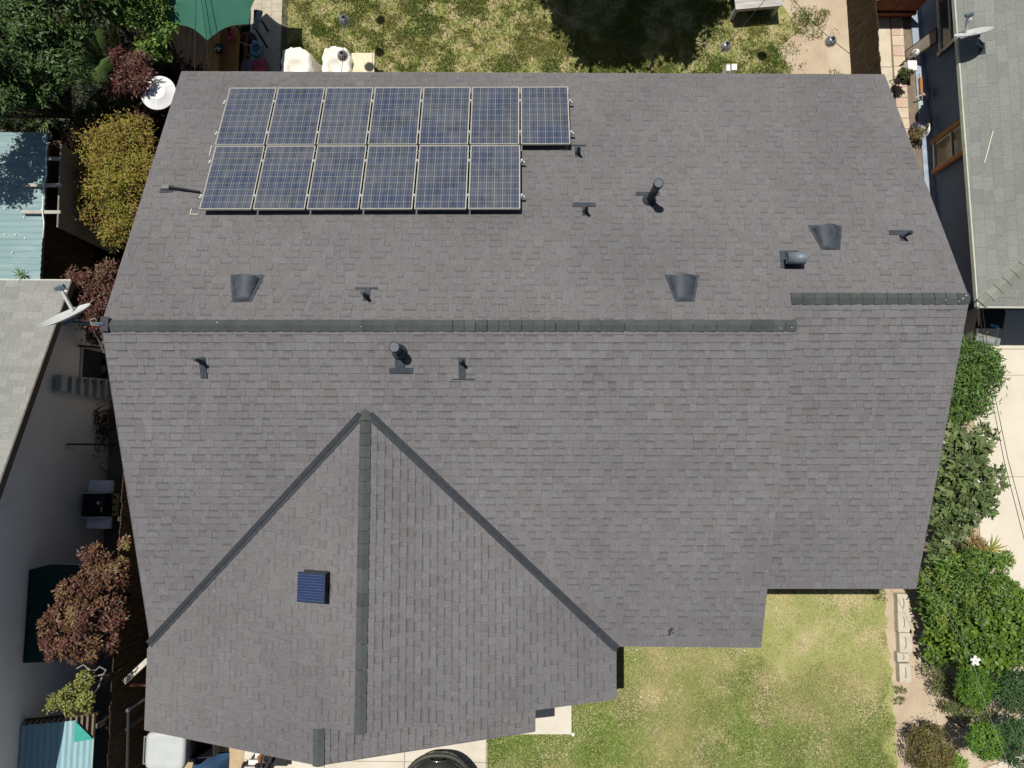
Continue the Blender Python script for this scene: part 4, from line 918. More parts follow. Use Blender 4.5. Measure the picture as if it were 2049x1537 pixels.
plant('hibiscus_shrub', 'bright green broad-leaved hibiscus with one white flower', 'shrub', [(1905, 1260, .85, 42), (1960, 1245, 1.1, 46), (2015, 1240, 1.1, 46), (1945, 1300, 1.0, 48), (2000, 1300, 1.05, 46), (2045, 1290, 1.05, 44), (1885, 1310, .6, 28), (2060, 1220, 1.1, 40), (1868, 1275, .5, 24)], 11000, .11, [(0.075, 0.14, 0.018), (0.11, 0.19, 0.022), (0.15, 0.235, 0.028), (0.045, 0.09, 0.016)], 'driveway hedge', stem=.04, seed=63, asp=.58, clumps=17, spread=.25, shell=.45)
fl = thing('hibiscus_flower', 'single white five-petalled flower on the hibiscus', 'flower', P(1951, 1322, 1.5)); fc = P(1951, 1322, 1.5)
WP = M('white_petal', (0.78, 0.77, 0.74), rough=.7, trans=.2)
for k in range(5):
    a = k*2*math.pi/5 + .3; d = np.array((math.cos(a), math.sin(a), .15)); s = np.array((-math.sin(a), math.cos(a), 0))
    MB().add([fc, fc + d*.05 + s*.035, fc + d*.10 + s*.03, fc + d*.115, fc + d*.10 - s*.03, fc + d*.05 - s*.035], [(0, 5, 4, 3, 2, 1)]).build('petal', WP, fl)
MB().cyl(fc, fc + np.array((.01, 0, .06)), .008, n=6).build('stamen', M('stamen_yellow', (.6, .5, .1)), fl)
FERN = [(0.07, 0.16, 0.022), (0.11, 0.22, 0.03), (0.15, 0.27, 0.04)]
plant('feathery_shrub', 'feathery light green shrub below the white flower', 'shrub', [(1947, 1365, 1.2, 36), (1930, 1383, 1.1, 20), (1962, 1388, 1.1, 20), (1952, 1405, .9, 18)], 5200, .075, FERN, stem=.02, seed=64, asp=.2, clumps=14, mat=MATTE_LEAF)
plant('feathery_shrub', 'scraggly sprawling shrub over the bare soil strip', 'shrub', [(1890, 1375, .35, 30), (1905, 1400, .3, 28), (1930, 1425, .3, 30), (1860, 1335, .35, 22), (1965, 1430, .3, 24)], 2300, .07, [(0.08, 0.13, 0.03), (0.12, 0.17, 0.045), (.16, .13, .06)], stem=.012, seed=65, asp=.25, mat=MATTE_LEAF)
def topiary(label, x, y, z, rp, n, size, pal, seed, zr=.85, asp=.45):
    return plant('clipped_shrub', label, 'shrub', [(x, y, z, rp)], n, size, pal, 'clipped round shrubs', MATTE_LEAF, .025, seed, zr=zr, clumps=60, spread=.2, shell=.9, asp=asp, flat=.9, upb=.4)
topiary('rounded olive-brown clipped shrub on the soil strip', 1860, 1497, .62, 48, 6500, .05, [(0.13, 0.12, 0.03), (0.17, 0.135, 0.045), (0.09, 0.10, 0.025), (.20, .15, .06)], 66)
topiary('bright green clipped shrub next to the pavement corner', 1970, 1482, 1.35, 34, 4600, .055, FERN, 67)
topiary('blue-green clipped ball, the one nearer the hibiscus', 2040, 1388, 1.2, 46, 6000, .055, [(0.035, 0.085, 0.03), (0.05, 0.11, 0.035), (.075, .14, .045)], 68)
topiary('blue-green clipped ball right beside the pavement', 2040, 1486, 1.1, 50, 6500, .055, [(0.04, 0.095, 0.033), (0.055, 0.12, 0.04), (.08, .15, .045)], 69)
plant('leafy_shrub', 'tiny bright green shoot against the olive-brown clipped shrub', 'shrub', [(1903, 1522, .35, 17), (1925, 1528, .3, 12)], 380, .09, [(0.14, 0.27, 0.03), (.2, .33, .05)], stem=.01, seed=70)
plant('dry_plant', 'dry brown seed-head plant between fig and hibiscus', 'plant', [(1935, 1080, 1.0, 24), (1955, 1092, .9, 18)], 900, .06, [(0.26, 0.18, 0.06), (0.20, 0.135, 0.05), (.3, .23, .09)], stem=.012, seed=71, mat=MATTE_LEAF)
# fig: every big lobed leaf is a part
def fig_leaf():
    r_ = [(0, 0), (.035, .035), (.10, .02), (.055, .085), (.10, .155), (.038, .14), (.028, .21), (0, .25)]
    pts = r_ + [(-x, y) for x, y in r_[-2:0:-1]]; v = [(x, y, .03*math.cos(x*12) - .25*y*y*2 - .05*abs(x)) for x, y in pts]
    return v
FIGM = [M('fig_leaf_%s' % k, c, c2, scale=14, rough=.55, trans=.15) for k, c, c2 in (('mid', (0.10, 0.145, 0.045), (0.13, 0.175, 0.06)), ('pale', (0.16, 0.20, 0.08), (0.19, 0.23, 0.10)), ('dark', (0.06, 0.095, 0.033), (.08, .12, .045)))]
figb = [(1905, 885, 1.4, 34), (1935, 905, 1.6, 38), (1960, 900, 1.5, 26), (1975, 870, 1.3, 22), (1905, 935, 1.5, 38), (1945, 960, 1.7, 42), (1985, 960, 1.5, 30), (1905, 990, 1.4, 38), (1950, 1005, 1.5, 38), (1975, 1010, 1.4, 22), (1885, 1035, 1.2, 30), (1925, 1045, 1.2, 28), (1900, 1090, 1.1, 32), (1880, 1110, 1.0, 22), (1925, 1110, 1.1, 22)]
fb = [(*P(x, y, z), r_*mpp(z)) for x, y, z, r_ in figb]; base = np.array((np.mean([b[0] for b in fb]), np.mean([b[1] for b in fb]), 0))
fig = thing('fig_tree', 'fig tree with big grey-green lobed leaves leaning over the right driveway', 'tree', base)
mb = MB(); mb.tube([base, base + np.array((.03, .05, .4)), base + np.array((0, 0, .7))], [.06, .055, .05], 8)
mb.build('trunk', BARK, fig, True); lm = MB()
for b in fb: s = base + np.array((0, 0, .65)); e = np.array(b[:3]); lm.tube([s, (s+e)/2 + np.array((0, 0, .1)), e], [.03, .022, .01], 6)
lm.build('limbs', BARK, fig)
fig_me = []
for m_ in FIGM:
    v = fig_leaf(); me = bpy.data.meshes.new('leaf'); me.from_pydata(v, [], [(0, i, i+1) for i in range(1, len(v)-1)]); me.materials.append(m_); fig_me.append(me)
rg = random.Random(5); cnt = 0; ns = [290*b[3]**2 for b in fb]; tot = sum(ns)
for b, nn in zip(fb, ns):
    for k in range(int(295*nn/tot)):
        a = rg.uniform(0, 2*math.pi); q = rg.random()**.5; d = np.array((math.cos(a)*q, math.sin(a)*q, (1-q*q)*.55 + rg.uniform(-.25, .1)))
        o = bpy.data.objects.new('leaf', rg.choice(fig_me + fig_me[:1])); COL.objects.link(o); o.parent = fig
        o.location = tuple(np.array(b[:3]) + d*b[3]*.85 - base); s = rg.uniform(.6, .95); o.scale = (s, s, s)
        o.rotation_euler = (rg.gauss(-.25, .28), rg.gauss(0, .25), a - math.pi/2 + rg.gauss(0, .5)); cnt += 1
V, C = leaf_cloud([(b[0], b[1], b[2]-.08, b[3], b[3], b[3]*.7) for b in fb], 3600, .15, [(0.075, 0.115, 0.035), (0.11, 0.155, 0.05), (0.15, 0.19, 0.07), (.045, .075, .025)], asp=.36, clumps=14, spread=.24, seed=33); stuff(tris_obj('foliage', V, C, LEAF, fig, 4))
# strap-leaved plants, palms and banana
def rosette(name, label, cat, c, n, L, wd, pal, droop, seed, matt=None, upr=.7, leafname='leaf'):
    rg = random.Random(seed); t = thing(name, label, cat, (c[0], c[1], 0)); mats = matt
    for k in range(n):
        a = 2.4*k + rg.uniform(-.2, .2); l = L*rg.uniform(.75, 1.1); e = upr*rg.uniform(.6, 1.25); vs = []; N = 5
        d = np.array((math.cos(a), math.sin(a), 0)); s = np.array((-math.sin(a), math.cos(a), 0))
        for i in range(N+1):
            f = i/N; p = np.array(c) + d*l*f*math.cos(e*(1-.3*f)) + np.array((0, 0, l*f*math.sin(e) - droop*l*f*f)); w_ = wd*math.sin(math.pi*(.12+.86*f))
            vs += [p - s*w_, p + s*w_]
        MB().add(vs, [(2*i, 2*i+1, 2*i+3, 2*i+2) for i in range(N)]).build(leafname, rg.choice(mats), t)
    MB().cyl((c[0], c[1], 0), (c[0], c[1], c[2]+.02), .03, .02, 7).build('stem', BARK, t)
    return t
BR = [M('bromeliad_a', (0.25, 0.24, 0.06), (.33, .27, .07), scale=6, rough=.5, trans=.15), M('bromeliad_b', (0.16, 0.22, 0.05), (.22, .24, .06), scale=6, rough=.5, trans=.15)]
rosette('bromeliad', 'yellow-green spiky strap-leaved plant at the right driveway edge', 'plant', P(1980, 1100, .55), 20, .42, .022, None, .35, 3, BR)
SPK = [M('spiky_green', (0.10, 0.17, 0.05), (.14, .2, .06), scale=6, rough=.5, trans=.15)]
rosette('spiky_plant', 'small spiky green plant growing at the shed roof corner', 'plant', P(43, 549, 2.2), 16, .24, .010, None, .3, 4, SPK, 1.0)
rosette('spiky_plant', 'dark spiky grass plant in shade beneath the garden trees', 'plant', P(95, 240, .5), 34, .75, .010, None, .45, 5, SPK, .8)
rosette('spiky_plant', 'dark spiky plant in the shade below the grey screen', 'plant', P(105, 535, .6), 22, .5, .010, None, .45, 6, SPK, .8)
PALM = M('palm_leaflet', (0.055, 0.10, 0.026), (.08, .13, .04), scale=4, rough=.45, trans=.2)
pc0 = P(212, 130, 1.9); palm = thing('cycad_palm', 'feathery palm with long arching fronds among the garden trees', 'palm', (pc0[0], pc0[1], 0))
MB().cyl((pc0[0], pc0[1], 0), pc0, .09, .08, 10).build('trunk', BARK, palm, True)
for k, (x, y, z) in enumerate(((158, 66, 2.4), (150, 95, 2.3), (148, 132, 2.3), (165, 155, 2.2), (178, 190, 2.1), (210, 188, 2.1), (222, 175, 2.1), (190, 85, 2.5), (160, 115, 2.4), (215, 70, 2.4), (235, 150, 2.2))):
    e = P(x, y, z); d = e - pc0; L = np.linalg.norm(d); pts = [pc0 + d*f + np.array((0, 0, .42*math.sin(f*2.6))) for f in np.linspace(0, 1, 9)]; mb = MB(); mb.tube(pts, [.012]*6 + [.008, .006, .004], 5)
    hz = np.array((-d[1], d[0], 0)); hz /= np.linalg.norm(hz); dn = d/L
    for i in range(36):
        f = .12 + .86*i/36; q = f*8; j = min(7, int(q)); p = pts[j] + (pts[j+1]-pts[j])*(q-j); ll = .23*math.sin(math.pi*(.12 + .8*f))
        for s in (-1, 1): tip = p + hz*s*ll + dn*ll*.45 + np.array((0, 0, -.05)); mb.add([p - dn*.009, p + dn*.009, tip], [(0, 1, 2)])
    mb.build('frond', PALM, palm)
BAN = M('banana_leaf', (0.11, 0.17, 0.045), (.16, .23, .07), scale=5, rough=.45, trans=.3, stretch=(1, 1, 1))
bc = P(243, 95, 1.4); ban = thing('banana_plant', 'broad-leaved banana plant among the garden trees', 'plant', (bc[0], bc[1], 0))
MB().cyl((bc[0], bc[1], 0), bc, .06, .04, 9).build('stem', BARK, ban, True)
for x, y, z, wd in ((235, 50, 2.3, .13), (258, 80, 2.1, .08), (190, 92, 1.9, .1), (210, 172, 1.7, .08), (250, 62, 2.2, .09)):
    e = P(x, y, z); d = e - bc; s = np.array((-d[1], d[0], 0)); s /= np.linalg.norm(s); vs = []; N = 9
    for i in range(N+1):
        f = i/N; p = bc + d*f + np.array((0, 0, .3*math.sin(f*2.4))); w_ = wd*math.sin(math.pi*min(1, .04 + .95*f))**.7; vs += [p - s*w_ + np.array((0, 0, w_*.45)), p, p + s*w_ + np.array((0, 0, w_*.45))]
    MB().add(vs, [(3*i+k, 3*i+k+1, 3*i+k+4, 3*i+k+3) for i in range(N) for k in (0, 1)]).build('leaf', BAN, ban)
# tall tree standing beyond the upper edge of the view; only its shadow reaches the lawn
def shade_src(x, y, z): g = P(x, y, 0); return g + SUN/SUN[2]*z
tb = []
for x, y, rp, z in ((1150, 20, 55, 4.2), (1210, 70, 60, 4.0), (1280, 40, 75, 4.3), (1340, 60, 55, 4.1), (1400, 15, 45, 4.3), (1180, 95, 30, 4.0), (1270, 100, 32, 4.0), (1365, 100, 26, 4.0), (1250, -40, 90, 4.6), (1350, -50, 80, 4.6), (1120, -20, 45, 4.4), (1220, 115, 18, 4.0)):
    c = shade_src(x, y, z); tb.append((*c, rp*mpp(0), rp*mpp(0), rp*mpp(0)*.6))
base = np.array((np.mean([b[0] for b in tb]), max(b[1] for b in tb) - .5, 0)); t = thing('shade_tree', 'tall leafy tree shading the back lawn', 'tree', base)
MB().tube([base, base + np.array((.1, 0, 1.6)), base + np.array((0, -.1, 3.2))], [.16, .13, .1], 9).build('trunk', BARK, t, True); lm = MB()
for b in tb: s = base + np.array((0, -.1, 3.1)); e = np.array(b[:3]); lm.tube([s, (s+e)/2, e], [.05, .035, .015], 5)
lm.build('limbs', BARK, t); V, C = leaf_cloud(tb, 24000, .17, DG, seed=90, clumps=26, spread=.5, asp=.55, shell=.3); stuff(tris_obj('crown', V, C, LEAF, t, 4))

# ------------------------------------------------------------------ satellite dishes
DISHM = M('dish_grey', (0.52, 0.53, 0.52), (.46, .47, .46), scale=6, rough=.45)
DARM = M('blue_grey_metal', (0.12, 0.16, 0.19), (.09, .12, .15), scale=8, rough=.5, metal=.2)
def sat_dish(label, c, nrm, r, lnb, foot, armpx=None):
    t = thing('satellite_dish', label, 'satellite dish', foot); n = np.array(nrm, float); n /= np.linalg.norm(n); c = np.array(c)
    prof = [(.02, .0)] + [(r*f, .16*r*f*f) for f in (.25, .5, .75, 1.)] + [(r*1.015, .16*r+.006), (r*1.0, .16*r - .012)] + [(r*f, .16*r*f*f - .012) for f in (.7, .4, .02)]
    MB().lathe(prof, c - n*.03, 40, None, n).build('reflector', DISHM, t, True)
    x = np.cross((0, 0, 1.), n); x /= np.linalg.norm(x); dwn = np.cross(n, x); dwn = dwn if dwn[2] < 0 else -dwn
    low = c + dwn*r*.72 + n*.02; lnb = np.array(lnb)
    MB().beam(low, lnb, .045, .05).build('feed_arm', DISHM, t)
    d = (lnb - low)/np.linalg.norm(lnb-low)
    hd = MB(); hd.box(lnb + np.array((0, 0, .02)), (.17, .07, .07), x, d, np.cross(x, d)); hd.build('feed_head', DARM, t, bevel=.01)
    MB().cyl(lnb - x*.05 + dwn*.02, lnb - x*.05 + dwn*.02 - n*.09, .035, n=10).build('feed_horn', WHITE, t)
    MB().box(c - n*.07, (.18, .16, .09), x, dwn, n).build('bracket', DARM, t, bevel=.01)
    el_ = c - n*.1 + np.array((0, 0, -.05)); MB().tube([foot + np.array((0, 0, .02)), foot*.35 + el_*.65 + np.array((0, 0, .0)), el_], .028, 10).build('mast', DARM, t, True)
    MB().box(foot + np.array((0, 0, .012)), (.14, .26, .012)).build('foot_plate', PIPE, t)
    return t
ff = rl + np.array((.06, .02, .02))
dl_ = sat_dish('grey satellite dish mounted at the left end of the main ridge', P(133, 634, 5.0), (-.36, .93, .58), .43, P(121, 576, 5.0), ff)
pts = [ff + np.array((-.1, .03, .06)), P(190, 637, 5.0), P(180, 640, 5.02), P(183, 650, 4.98), ff + np.array((-.06, -.04, .05))]
MB().tube(pts, .008, 5).build('coax_loop', M('cable_tan', (.35, .32, .26), rough=.6), dl_, True)
MB().tube([P(186, 662, 4.2), P(200, 685, 3.6), P(209, 706, 3.1)], .012, 5).build('coax_lead', M('cable_white', (.6, .6, .6), rough=.5), dl_)
q = P(1949, 66, 2.62); fz = on(pL, q[0] + .42, q[1] - .12)
sat_dish('grey satellite dish casting a shadow on the right neighbour roof', q, (-.30, .93, .60), .36, P(1938, 31, 2.75), fz)
p = P(1975, 300, 2.7); a_, b_ = hit(1986, 263, pL), hit(1969, 327, pL)
tag(MB().beam(a_ + pL[0]*.02, b_ + pL[0]*.02, .02, .02).build('thin_stick', M('pale_stick', (.55, .52, .42))), 'thin pale stick lying on the right neighbour roof', 'stick')

# ------------------------------------------------------------------ patio
hc = P(315, 184, 2.2); heater = thing('patio_heater', 'freestanding patio heater with round shiny reflector at the roof corner', 'patio heater', (hc[0], hc[1], 0))
REF = M('glare_white_reflector', (0.88, 0.88, 0.87), (.82, .82, .81), scale=5, rough=.25, metal=.0, spec=.8)  # sun glare is put into a white, non-metal base colour
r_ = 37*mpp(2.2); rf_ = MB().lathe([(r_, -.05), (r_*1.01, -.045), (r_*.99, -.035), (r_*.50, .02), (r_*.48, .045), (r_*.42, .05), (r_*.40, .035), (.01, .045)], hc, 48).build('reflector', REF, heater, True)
for k in range(3):
    a = math.pi*2*k/3 + .5; d = np.array((math.cos(a), math.sin(a), 0)); MB().beam(hc + d*r_*.46 + np.array((0, 0, .024)), hc + d*r_*.98 + np.array((0, 0, -.03)), .012, .008).build('seam', ALU, rf_)
MB().cyl(hc + np.array((0, 0, -.35)), hc + np.array((0, 0, -.02)), .11, .13, 20).build('burner', PIPE, heater)
MB().cyl((hc[0], hc[1], .5), hc + np.array((0, 0, -.33)), .03, n=12).build('post', PIPE, heater)
MB().lathe([(.23, 0), (.23, .05), (.2, .5), (.05, .55)], (hc[0], hc[1], 0.01), 24).build('base', PIPE, heater)
# umbrella
uz, ua = 2.25, 2.75; tipp = P(416, 81, uz); ur = 124*mpp(uz); uc = np.array((tipp[0] - .02, tipp[1] + ur, ua))
um = thing('patio_umbrella', 'green octagonal patio umbrella with scalloped edges', 'umbrella', (uc[0], uc[1], 0))
UM = M('green_canvas', (0.050, 0.170, 0.120), (0.042, 0.15, 0.106), scale=3, rough=.85, trans=.12)
for k in range(8):
    a0 = -math.pi/2 + k*math.pi/4; a1 = a0 + math.pi/4; vs = []; N = 8; KR = 6
    for j in range(KR+1):
        f = j/KR
        for i in range(N+1):
            g = i/N; e0 = np.array((math.cos(a0), math.sin(a0), 0))*ur; e1 = np.array((math.cos(a1), math.sin(a1), 0))*ur
            e = e0*(1-g) + e1*g; sc_ = 1 - .12*math.sin(math.pi*g)*f; sag = .03*math.sin(math.pi*g)*f
            vs.append(uc + e*f*sc_ + np.array((0, 0, -(ua-uz)*(f**1.12) - sag*f)))
    fs = [(j*(N+1)+i, (j+1)*(N+1)+i, (j+1)*(N+1)+i+1, j*(N+1)+i+1) for j in range(KR) for i in range(N)]
    MB().add(vs, fs).build('canopy_panel', UM, um, True)
    d = np.array((math.cos(a0), math.sin(a0), 0)); MB().beam(uc + np.array((0, 0, -.05)), uc + d*ur*.99 + np.array((0, 0, -(ua-uz) - .03)), .012, .012).build('rib', DARKWOOD, um)
MB().cyl((uc[0], uc[1], .0), uc + np.array((0, 0, .05)), .022, n=10).build('pole', DARKWOOD, um)
MB().lathe([(.25, 0), (.25, .06), (.06, .1), (.04, .25)], (uc[0], uc[1], .01), 20).build('base', BLACK, um)
# picnic table and bench in its shade
GOLD = M('golden_wood', (0.46, 0.235, 0.07), (0.38, 0.18, 0.05), scale=4, rough=.6, stretch=(4, .5, 1))
RUST = M('rust_brown_wood', (0.25, 0.07, 0.025), (.19, .05, .02), scale=4, rough=.7, stretch=(4, .5, 1))
z_ = .74; ta, tb_ = P(412, 150, z_)[0], P(451, 150, z_)[0]; yb_, yt_ = P(440, 175, z_)[1], P(440, 40, z_)[1]
tbl = thing('picnic_table', 'brown wooden picnic table in the shade of the green umbrella', 'table', ((ta+tb_)/2, (yb_+yt_)/2, 0)); nb_ = 3; wv = (tb_-ta)/nb_
for k in range(nb_): MB().box((ta + wv*(k+.5), (yb_+yt_)/2, z_), (wv-.008, yt_-yb_, .035)).build('tabletop_plank', GOLD if k < 2 else RUST, tbl)
for xx in (ta+.05, tb_-.05):
    for yy in (yb_+.1, yt_-.1): MB().box((xx, yy, z_/2 - .01), (.07, .07, z_-.03)).build('leg', RUST, tbl)
z_ = .46; ba, bb_ = P(451, 100, z_)[0], P(478, 100, z_)[0]; yb2, yt2 = P(460, 170, z_)[1], P(460, 52, z_)[1]
bn = thing('wooden_bench', 'golden plank bench alongside the picnic table', 'bench', ((ba+bb_)/2, (yb2+yt2)/2, 0))
MB().box(((ba+bb_)/2, (yb2+yt2)/2, z_), (bb_-ba, yt2-yb2, .04)).build('seat', GOLD, bn)
for yy in (yb2+.2, yt2-.2): MB().box(((ba+bb_)/2+.03, yy, z_/2-.01), (bb_-ba-.08, .05, z_-.03)).build('leg', RUST, bn)
MB().box((bb_+.06, (yb2+yt2)/2, .2), (.05, yt2-yb2-.1, .12)).build('stretcher', RUST, bn)
# dark cap with LA letters lying on the table
cc = P(437, 99, .785); cap = thing('baseball_cap', 'black cap with white LA letters lying on the picnic table', 'cap', (cc[0], cc[1], .76))
MB().lathe([(.10, .0), (.098, .04), (.07, .075), (.001, .088)], (cc[0], cc[1], .76), 20).build('crown', BLACK, cap, True)
MB().lathe([(.115, .0), (.115, .008), (.1, .012)], (cc[0], cc[1] + .06, .76), 20).build('brim', BLACK, cap)
def letters(txt, size, mat, parent, loc, rz, name='lettering'):
    cu = bpy.data.curves.new(name, 'FONT'); cu.body = txt; cu.size = size; cu.extrude = .002; cu.align_x = 'CENTER'; cu.align_y = 'CENTER'
    o = bpy.data.objects.new(name, cu); COL.objects.link(o); dg = bpy.context.evaluated_depsgraph_get(); me = bpy.data.meshes.new_from_object(o.evaluated_get(dg))
    bpy.data.objects.remove(o); me.materials.clear(); me.materials.append(mat); o2 = bpy.data.objects.new(name, me); COL.objects.link(o2); o2.parent = parent
    o2.location = tuple(np.array(loc) - world_loc(parent)); o2.rotation_euler = (0, 0, rz); return o2
letters('L', .15, WHITE, cap, (cc[0]-.02, cc[1]-.03, .856), R(-65)); letters('A', .15, WHITE, cap, (cc[0]+.03, cc[1]-.035, .858), R(-65))
RC = M('red_cloth', (0.42, 0.04, 0.06), (.5, .45, .45), scale=18, rough=.9, lo=.55, hi=.6)
def cushion(label, c, d, rz, mat, name='cushion', cat='cushion'):
    r = rz; X = np.array((math.cos(r), math.sin(r), 0)); Y = np.array((-math.sin(r), math.cos(r), 0)); vs = []; N = 10; mb = MB()
    for s in (1, -1):
        for j in range(N+1):
            for i in range(N+1):
                a, b = i/N*2-1, j/N*2-1; h = d[2]*.5*(max(0, (1-a**4)*(1-b**4)))**.5; pin = 1 - .06*(abs(a)*abs(b)); vs.append(np.array(c) + X*a*d[0]/2*pin + Y*b*d[1]/2*pin + np.array((0, 0, s*h + .012*math.sin(a*5+b*3)*s)))
    K = (N+1)**2; fs = []
    for j in range(N):
        for i in range(N): q = (j*(N+1)+i, j*(N+1)+i+1, (j+1)*(N+1)+i+1, (j+1)*(N+1)+i); fs += [q, tuple(K+x for x in q[::-1])]
    return tag(mb.add(vs, fs).build(name, mat, None, True), label, cat)
cushion('red patterned cloth bundle lying on the golden bench', P(463, 71, .53), (.2, .26, .1), .2, RC, 'cloth_bundle', 'cloth')
cushion('pink-red cushion on the patio beside the bench', P(519, 133, .18), (.42, .34, .22), .3, M('pink_cloth', (.42, .09, .13), (.34, .06, .09), scale=7, rough=.9))
cushion('blue checked cushion on the patio against the bench', P(495, 134, .2), (.32, .38, .22), -.2, M('blue_check', (.07, .11, .2), (.3, .14, .18), scale=26, rough=.9))
bp = P(512, 98, .1); fl_ = thing('pool_float', 'blue oval float toy with cord lying on the pavers', 'toy', (bp[0], bp[1], .03))
BF = M('pale_blue_vinyl', (.10, .26, .36), (.30, .42, .46), scale=16, rough=.4); BF2 = M('navy_print', (.04, .08, .2), (.15, .25, .4), scale=24, rough=.5)
ring = []; 
for k in range(17): a = 2*math.pi*k/16; ring.append(bp + np.array((math.cos(a)*.115 - math.sin(a)*.03, math.sin(a)*.16 + math.cos(a)*.04, 0)))
MB().tube(ring, .04, 8).build('ring', BF, fl_, True)
MB().add([p_*np.array((1, 1, 0)) + np.array((0, 0, bp[2])) for p_ in ring[:-1]], [tuple(range(16))]).build('floor', BF2, fl_)
for q in ((509, 86), (521, 92), (505, 120)): s_ = P(*q, .13); MB().lathe([(.06, 0), (.065, .02), (.04, .05), (.001, .06)], s_, 12).build('bumper', BF, fl_, True)
MB().tube([P(478, 82, .4), P(489, 88, .3), P(505, 91, .15)], .012, 5).build('cord', M('cord_tan', (.45, .4, .3)), fl_); MB().tube([P(489, 88, .3), P(493, 100, .2), P(497, 111, .06)], .012, 5).build('cord', MATS['cord_tan'], fl_)
cv_ = cushion('grey-white towel draped at the umbrella edge', P(516, 40, .9), (.16, .5, .08), -.15, M('grey_towel', (.34, .35, .37), (.16, .18, .22), scale=9, rough=.9), 'towel', 'towel')
st = thing('towel_rack', 'dark stand holding the grey-white towel by the umbrella', 'stand', (*P(512, 40, 0)[:2], 0)); q = P(512, 40, .84)
MB().box((q[0], q[1], .85), (.10, .5, .025)).build('top', BLACK, st)
for s in (-1, 1): MB().box((q[0], q[1] + s*.22, .42), (.04, .04, .84)).build('leg', BLACK, st)
# chairs under white covers
COVER = M('white_cover_cloth', (0.80, 0.77, 0.68), (0.74, 0.71, 0.62), scale=3, rough=.85, bump=.15, bscale=7)
def covered_chair(label, px0, px1, ytop, rz, seed):
    rg = random.Random(seed); z = .8; a, b = P(px0, 120, z), P(px1, 120, z); w_ = b[0]-a[0]; yc = P(px0, ytop, z)[1]; cx = (a[0]+b[0])/2
    t = thing('covered_chair', label, 'chair', (cx, yc - .42, 0), 'chairs under white covers'); NX, NY = 22, 22; vs = []
    for j in range(NY+1):
        for i in range(NX+1):
            u, v = i/NX*2-1, j/NY*2-1; r = max(abs(u), abs(v)); q = (abs(u)**5 + abs(v)**5)**.2
            h = .80 if q < .80 else .80*max(0, 1 - ((q-.80)/.2)**1.6); back = .12*max(0, v)**2 if q < .82 else 0
            sag = -.16*max(0, 1-((u/.55)**2)) * max(0, 1-(((v+.25)/.5)**2)); wob = .018*math.sin(9*math.atan2(v, u) + seed)*r
            sx = .5*w_*(1 + .05*r)*u*(.97 if q < .8 else 1) + wob; sy = .46*v + wob
            vs.append((cx + sx, yc - .44 + sy, max(.005, h + back + sag + .01*math.sin(i*1.3 + j*.9))))
    fs = [(j*(NX+1)+i, j*(NX+1)+i+1, (j+1)*(NX+1)+i+1, (j+1)*(NX+1)+i) for j in range(NY) for i in range(NX)]
    MB().add(vs, fs).build('cover', COVER, t, True)
    for sx in (-1, 1):
        for sy in (-1, 1): MB().cyl((cx + sx*w_*.36, yc-.44 + sy*.33, 0), (cx + sx*w_*.36, yc-.44 + sy*.33, .5), .02, n=8).build('leg', BLACK, t)
covered_chair('chair under a white cloth cover, next to the pavers', 558, 624, 93, 0, 3)
covered_chair('chair under a white cloth cover, next to the cream table', 640, 704, 91, 0, 5)
z_ = .55; q0, q1 = P(704, 107, z_), P(750, 107, z_)
ct = thing('side_table', 'small cream square table at the lawn edge', 'table', ((q0[0]+q1[0])/2, q0[1]-.35, 0))
CRM = M('cream_stone', (0.70, 0.62, 0.44), (.62, .54, .38), scale=4, rough=.8)
MB().box(((q0[0]+q1[0])/2, q0[1]-.35, z_), (q1[0]-q0[0], .70, .06)).build('top', CRM, ct, bevel=.008)
for sx in (-1, 1):
    for sy in (-1, 1): MB().box(((q0[0]+q1[0])/2 + sx*.17, q0[1]-.35 + sy*.28, z_/2-.015), (.05, .05, z_-.03)).build('leg', CRM, ct)
# lanterns on cables
LM = M('lantern_wire', (0.60, 0.60, 0.58), (.48, .48, .46), scale=20, rough=.35, metal=.5)
CORE = M('lantern_core', (0.03, 0.03, 0.035), (.05, .05, .05), scale=20, rough=.6)
def lantern(label, c, r, nr=16):
    t = thing('wire_lantern', label, 'lantern', c, 'hanging globe lanterns'); c = np.array(c); proto = None
    for k in range(nr):
        a = 2*math.pi*k/nr; vs = []; N = 10; w_ = .010
        d = np.array((math.cos(a), math.sin(a), 0)); s = np.array((-math.sin(a), math.cos(a), 0))
        for i in range(N+1):
            th = .25 + (math.pi-.5)*i/N; p = d*r*math.sin(th) + np.array((0, 0, r*math.cos(th)*1.02)); vs += [p - s*w_*math.sin(th) + c, p + s*w_*math.sin(th) + c]
        MB().add(vs, [(2*i, 2*i+1, 2*i+3, 2*i+2) for i in range(N)]).build('rib', LM, t)
    MB().lathe([(r*.86, 0), (r*.8, r*.35), (r*.5, r*.7), (.01, r*.8)], c - np.array((0, 0, .0)), 18).build('shade', CORE, t, True)
    MB().lathe([(r*.3, -.01), (r*.3, .02), (r*.12, .03), (r*.1, .07)], c + np.array((0, 0, r*.95)), 12).build('cap', BLACK, t)
    MB().lathe([(r*.3, -.015), (r*.3, .0), (r*.1, .005)], c - np.array((0, 0, r*.96)), 12).build('bottom_ring', BLACK, t)
def cable(label, pts, r=.007, name='light_cable', cat='cable', sub=5, sag=.05):
    path_ = []
    for a, b in zip(pts, pts[1:]):
        for k in range(sub): f = k/sub; path_.append(np.array(a)*(1-f) + np.array(b)*f - np.array((0, 0, sag*4*f*(1-f))))
    path_.append(np.array(pts[-1])); return tag(MB().tube(path_, r, 5).build(name, WIRE), label, cat, 'light cables over the yards')
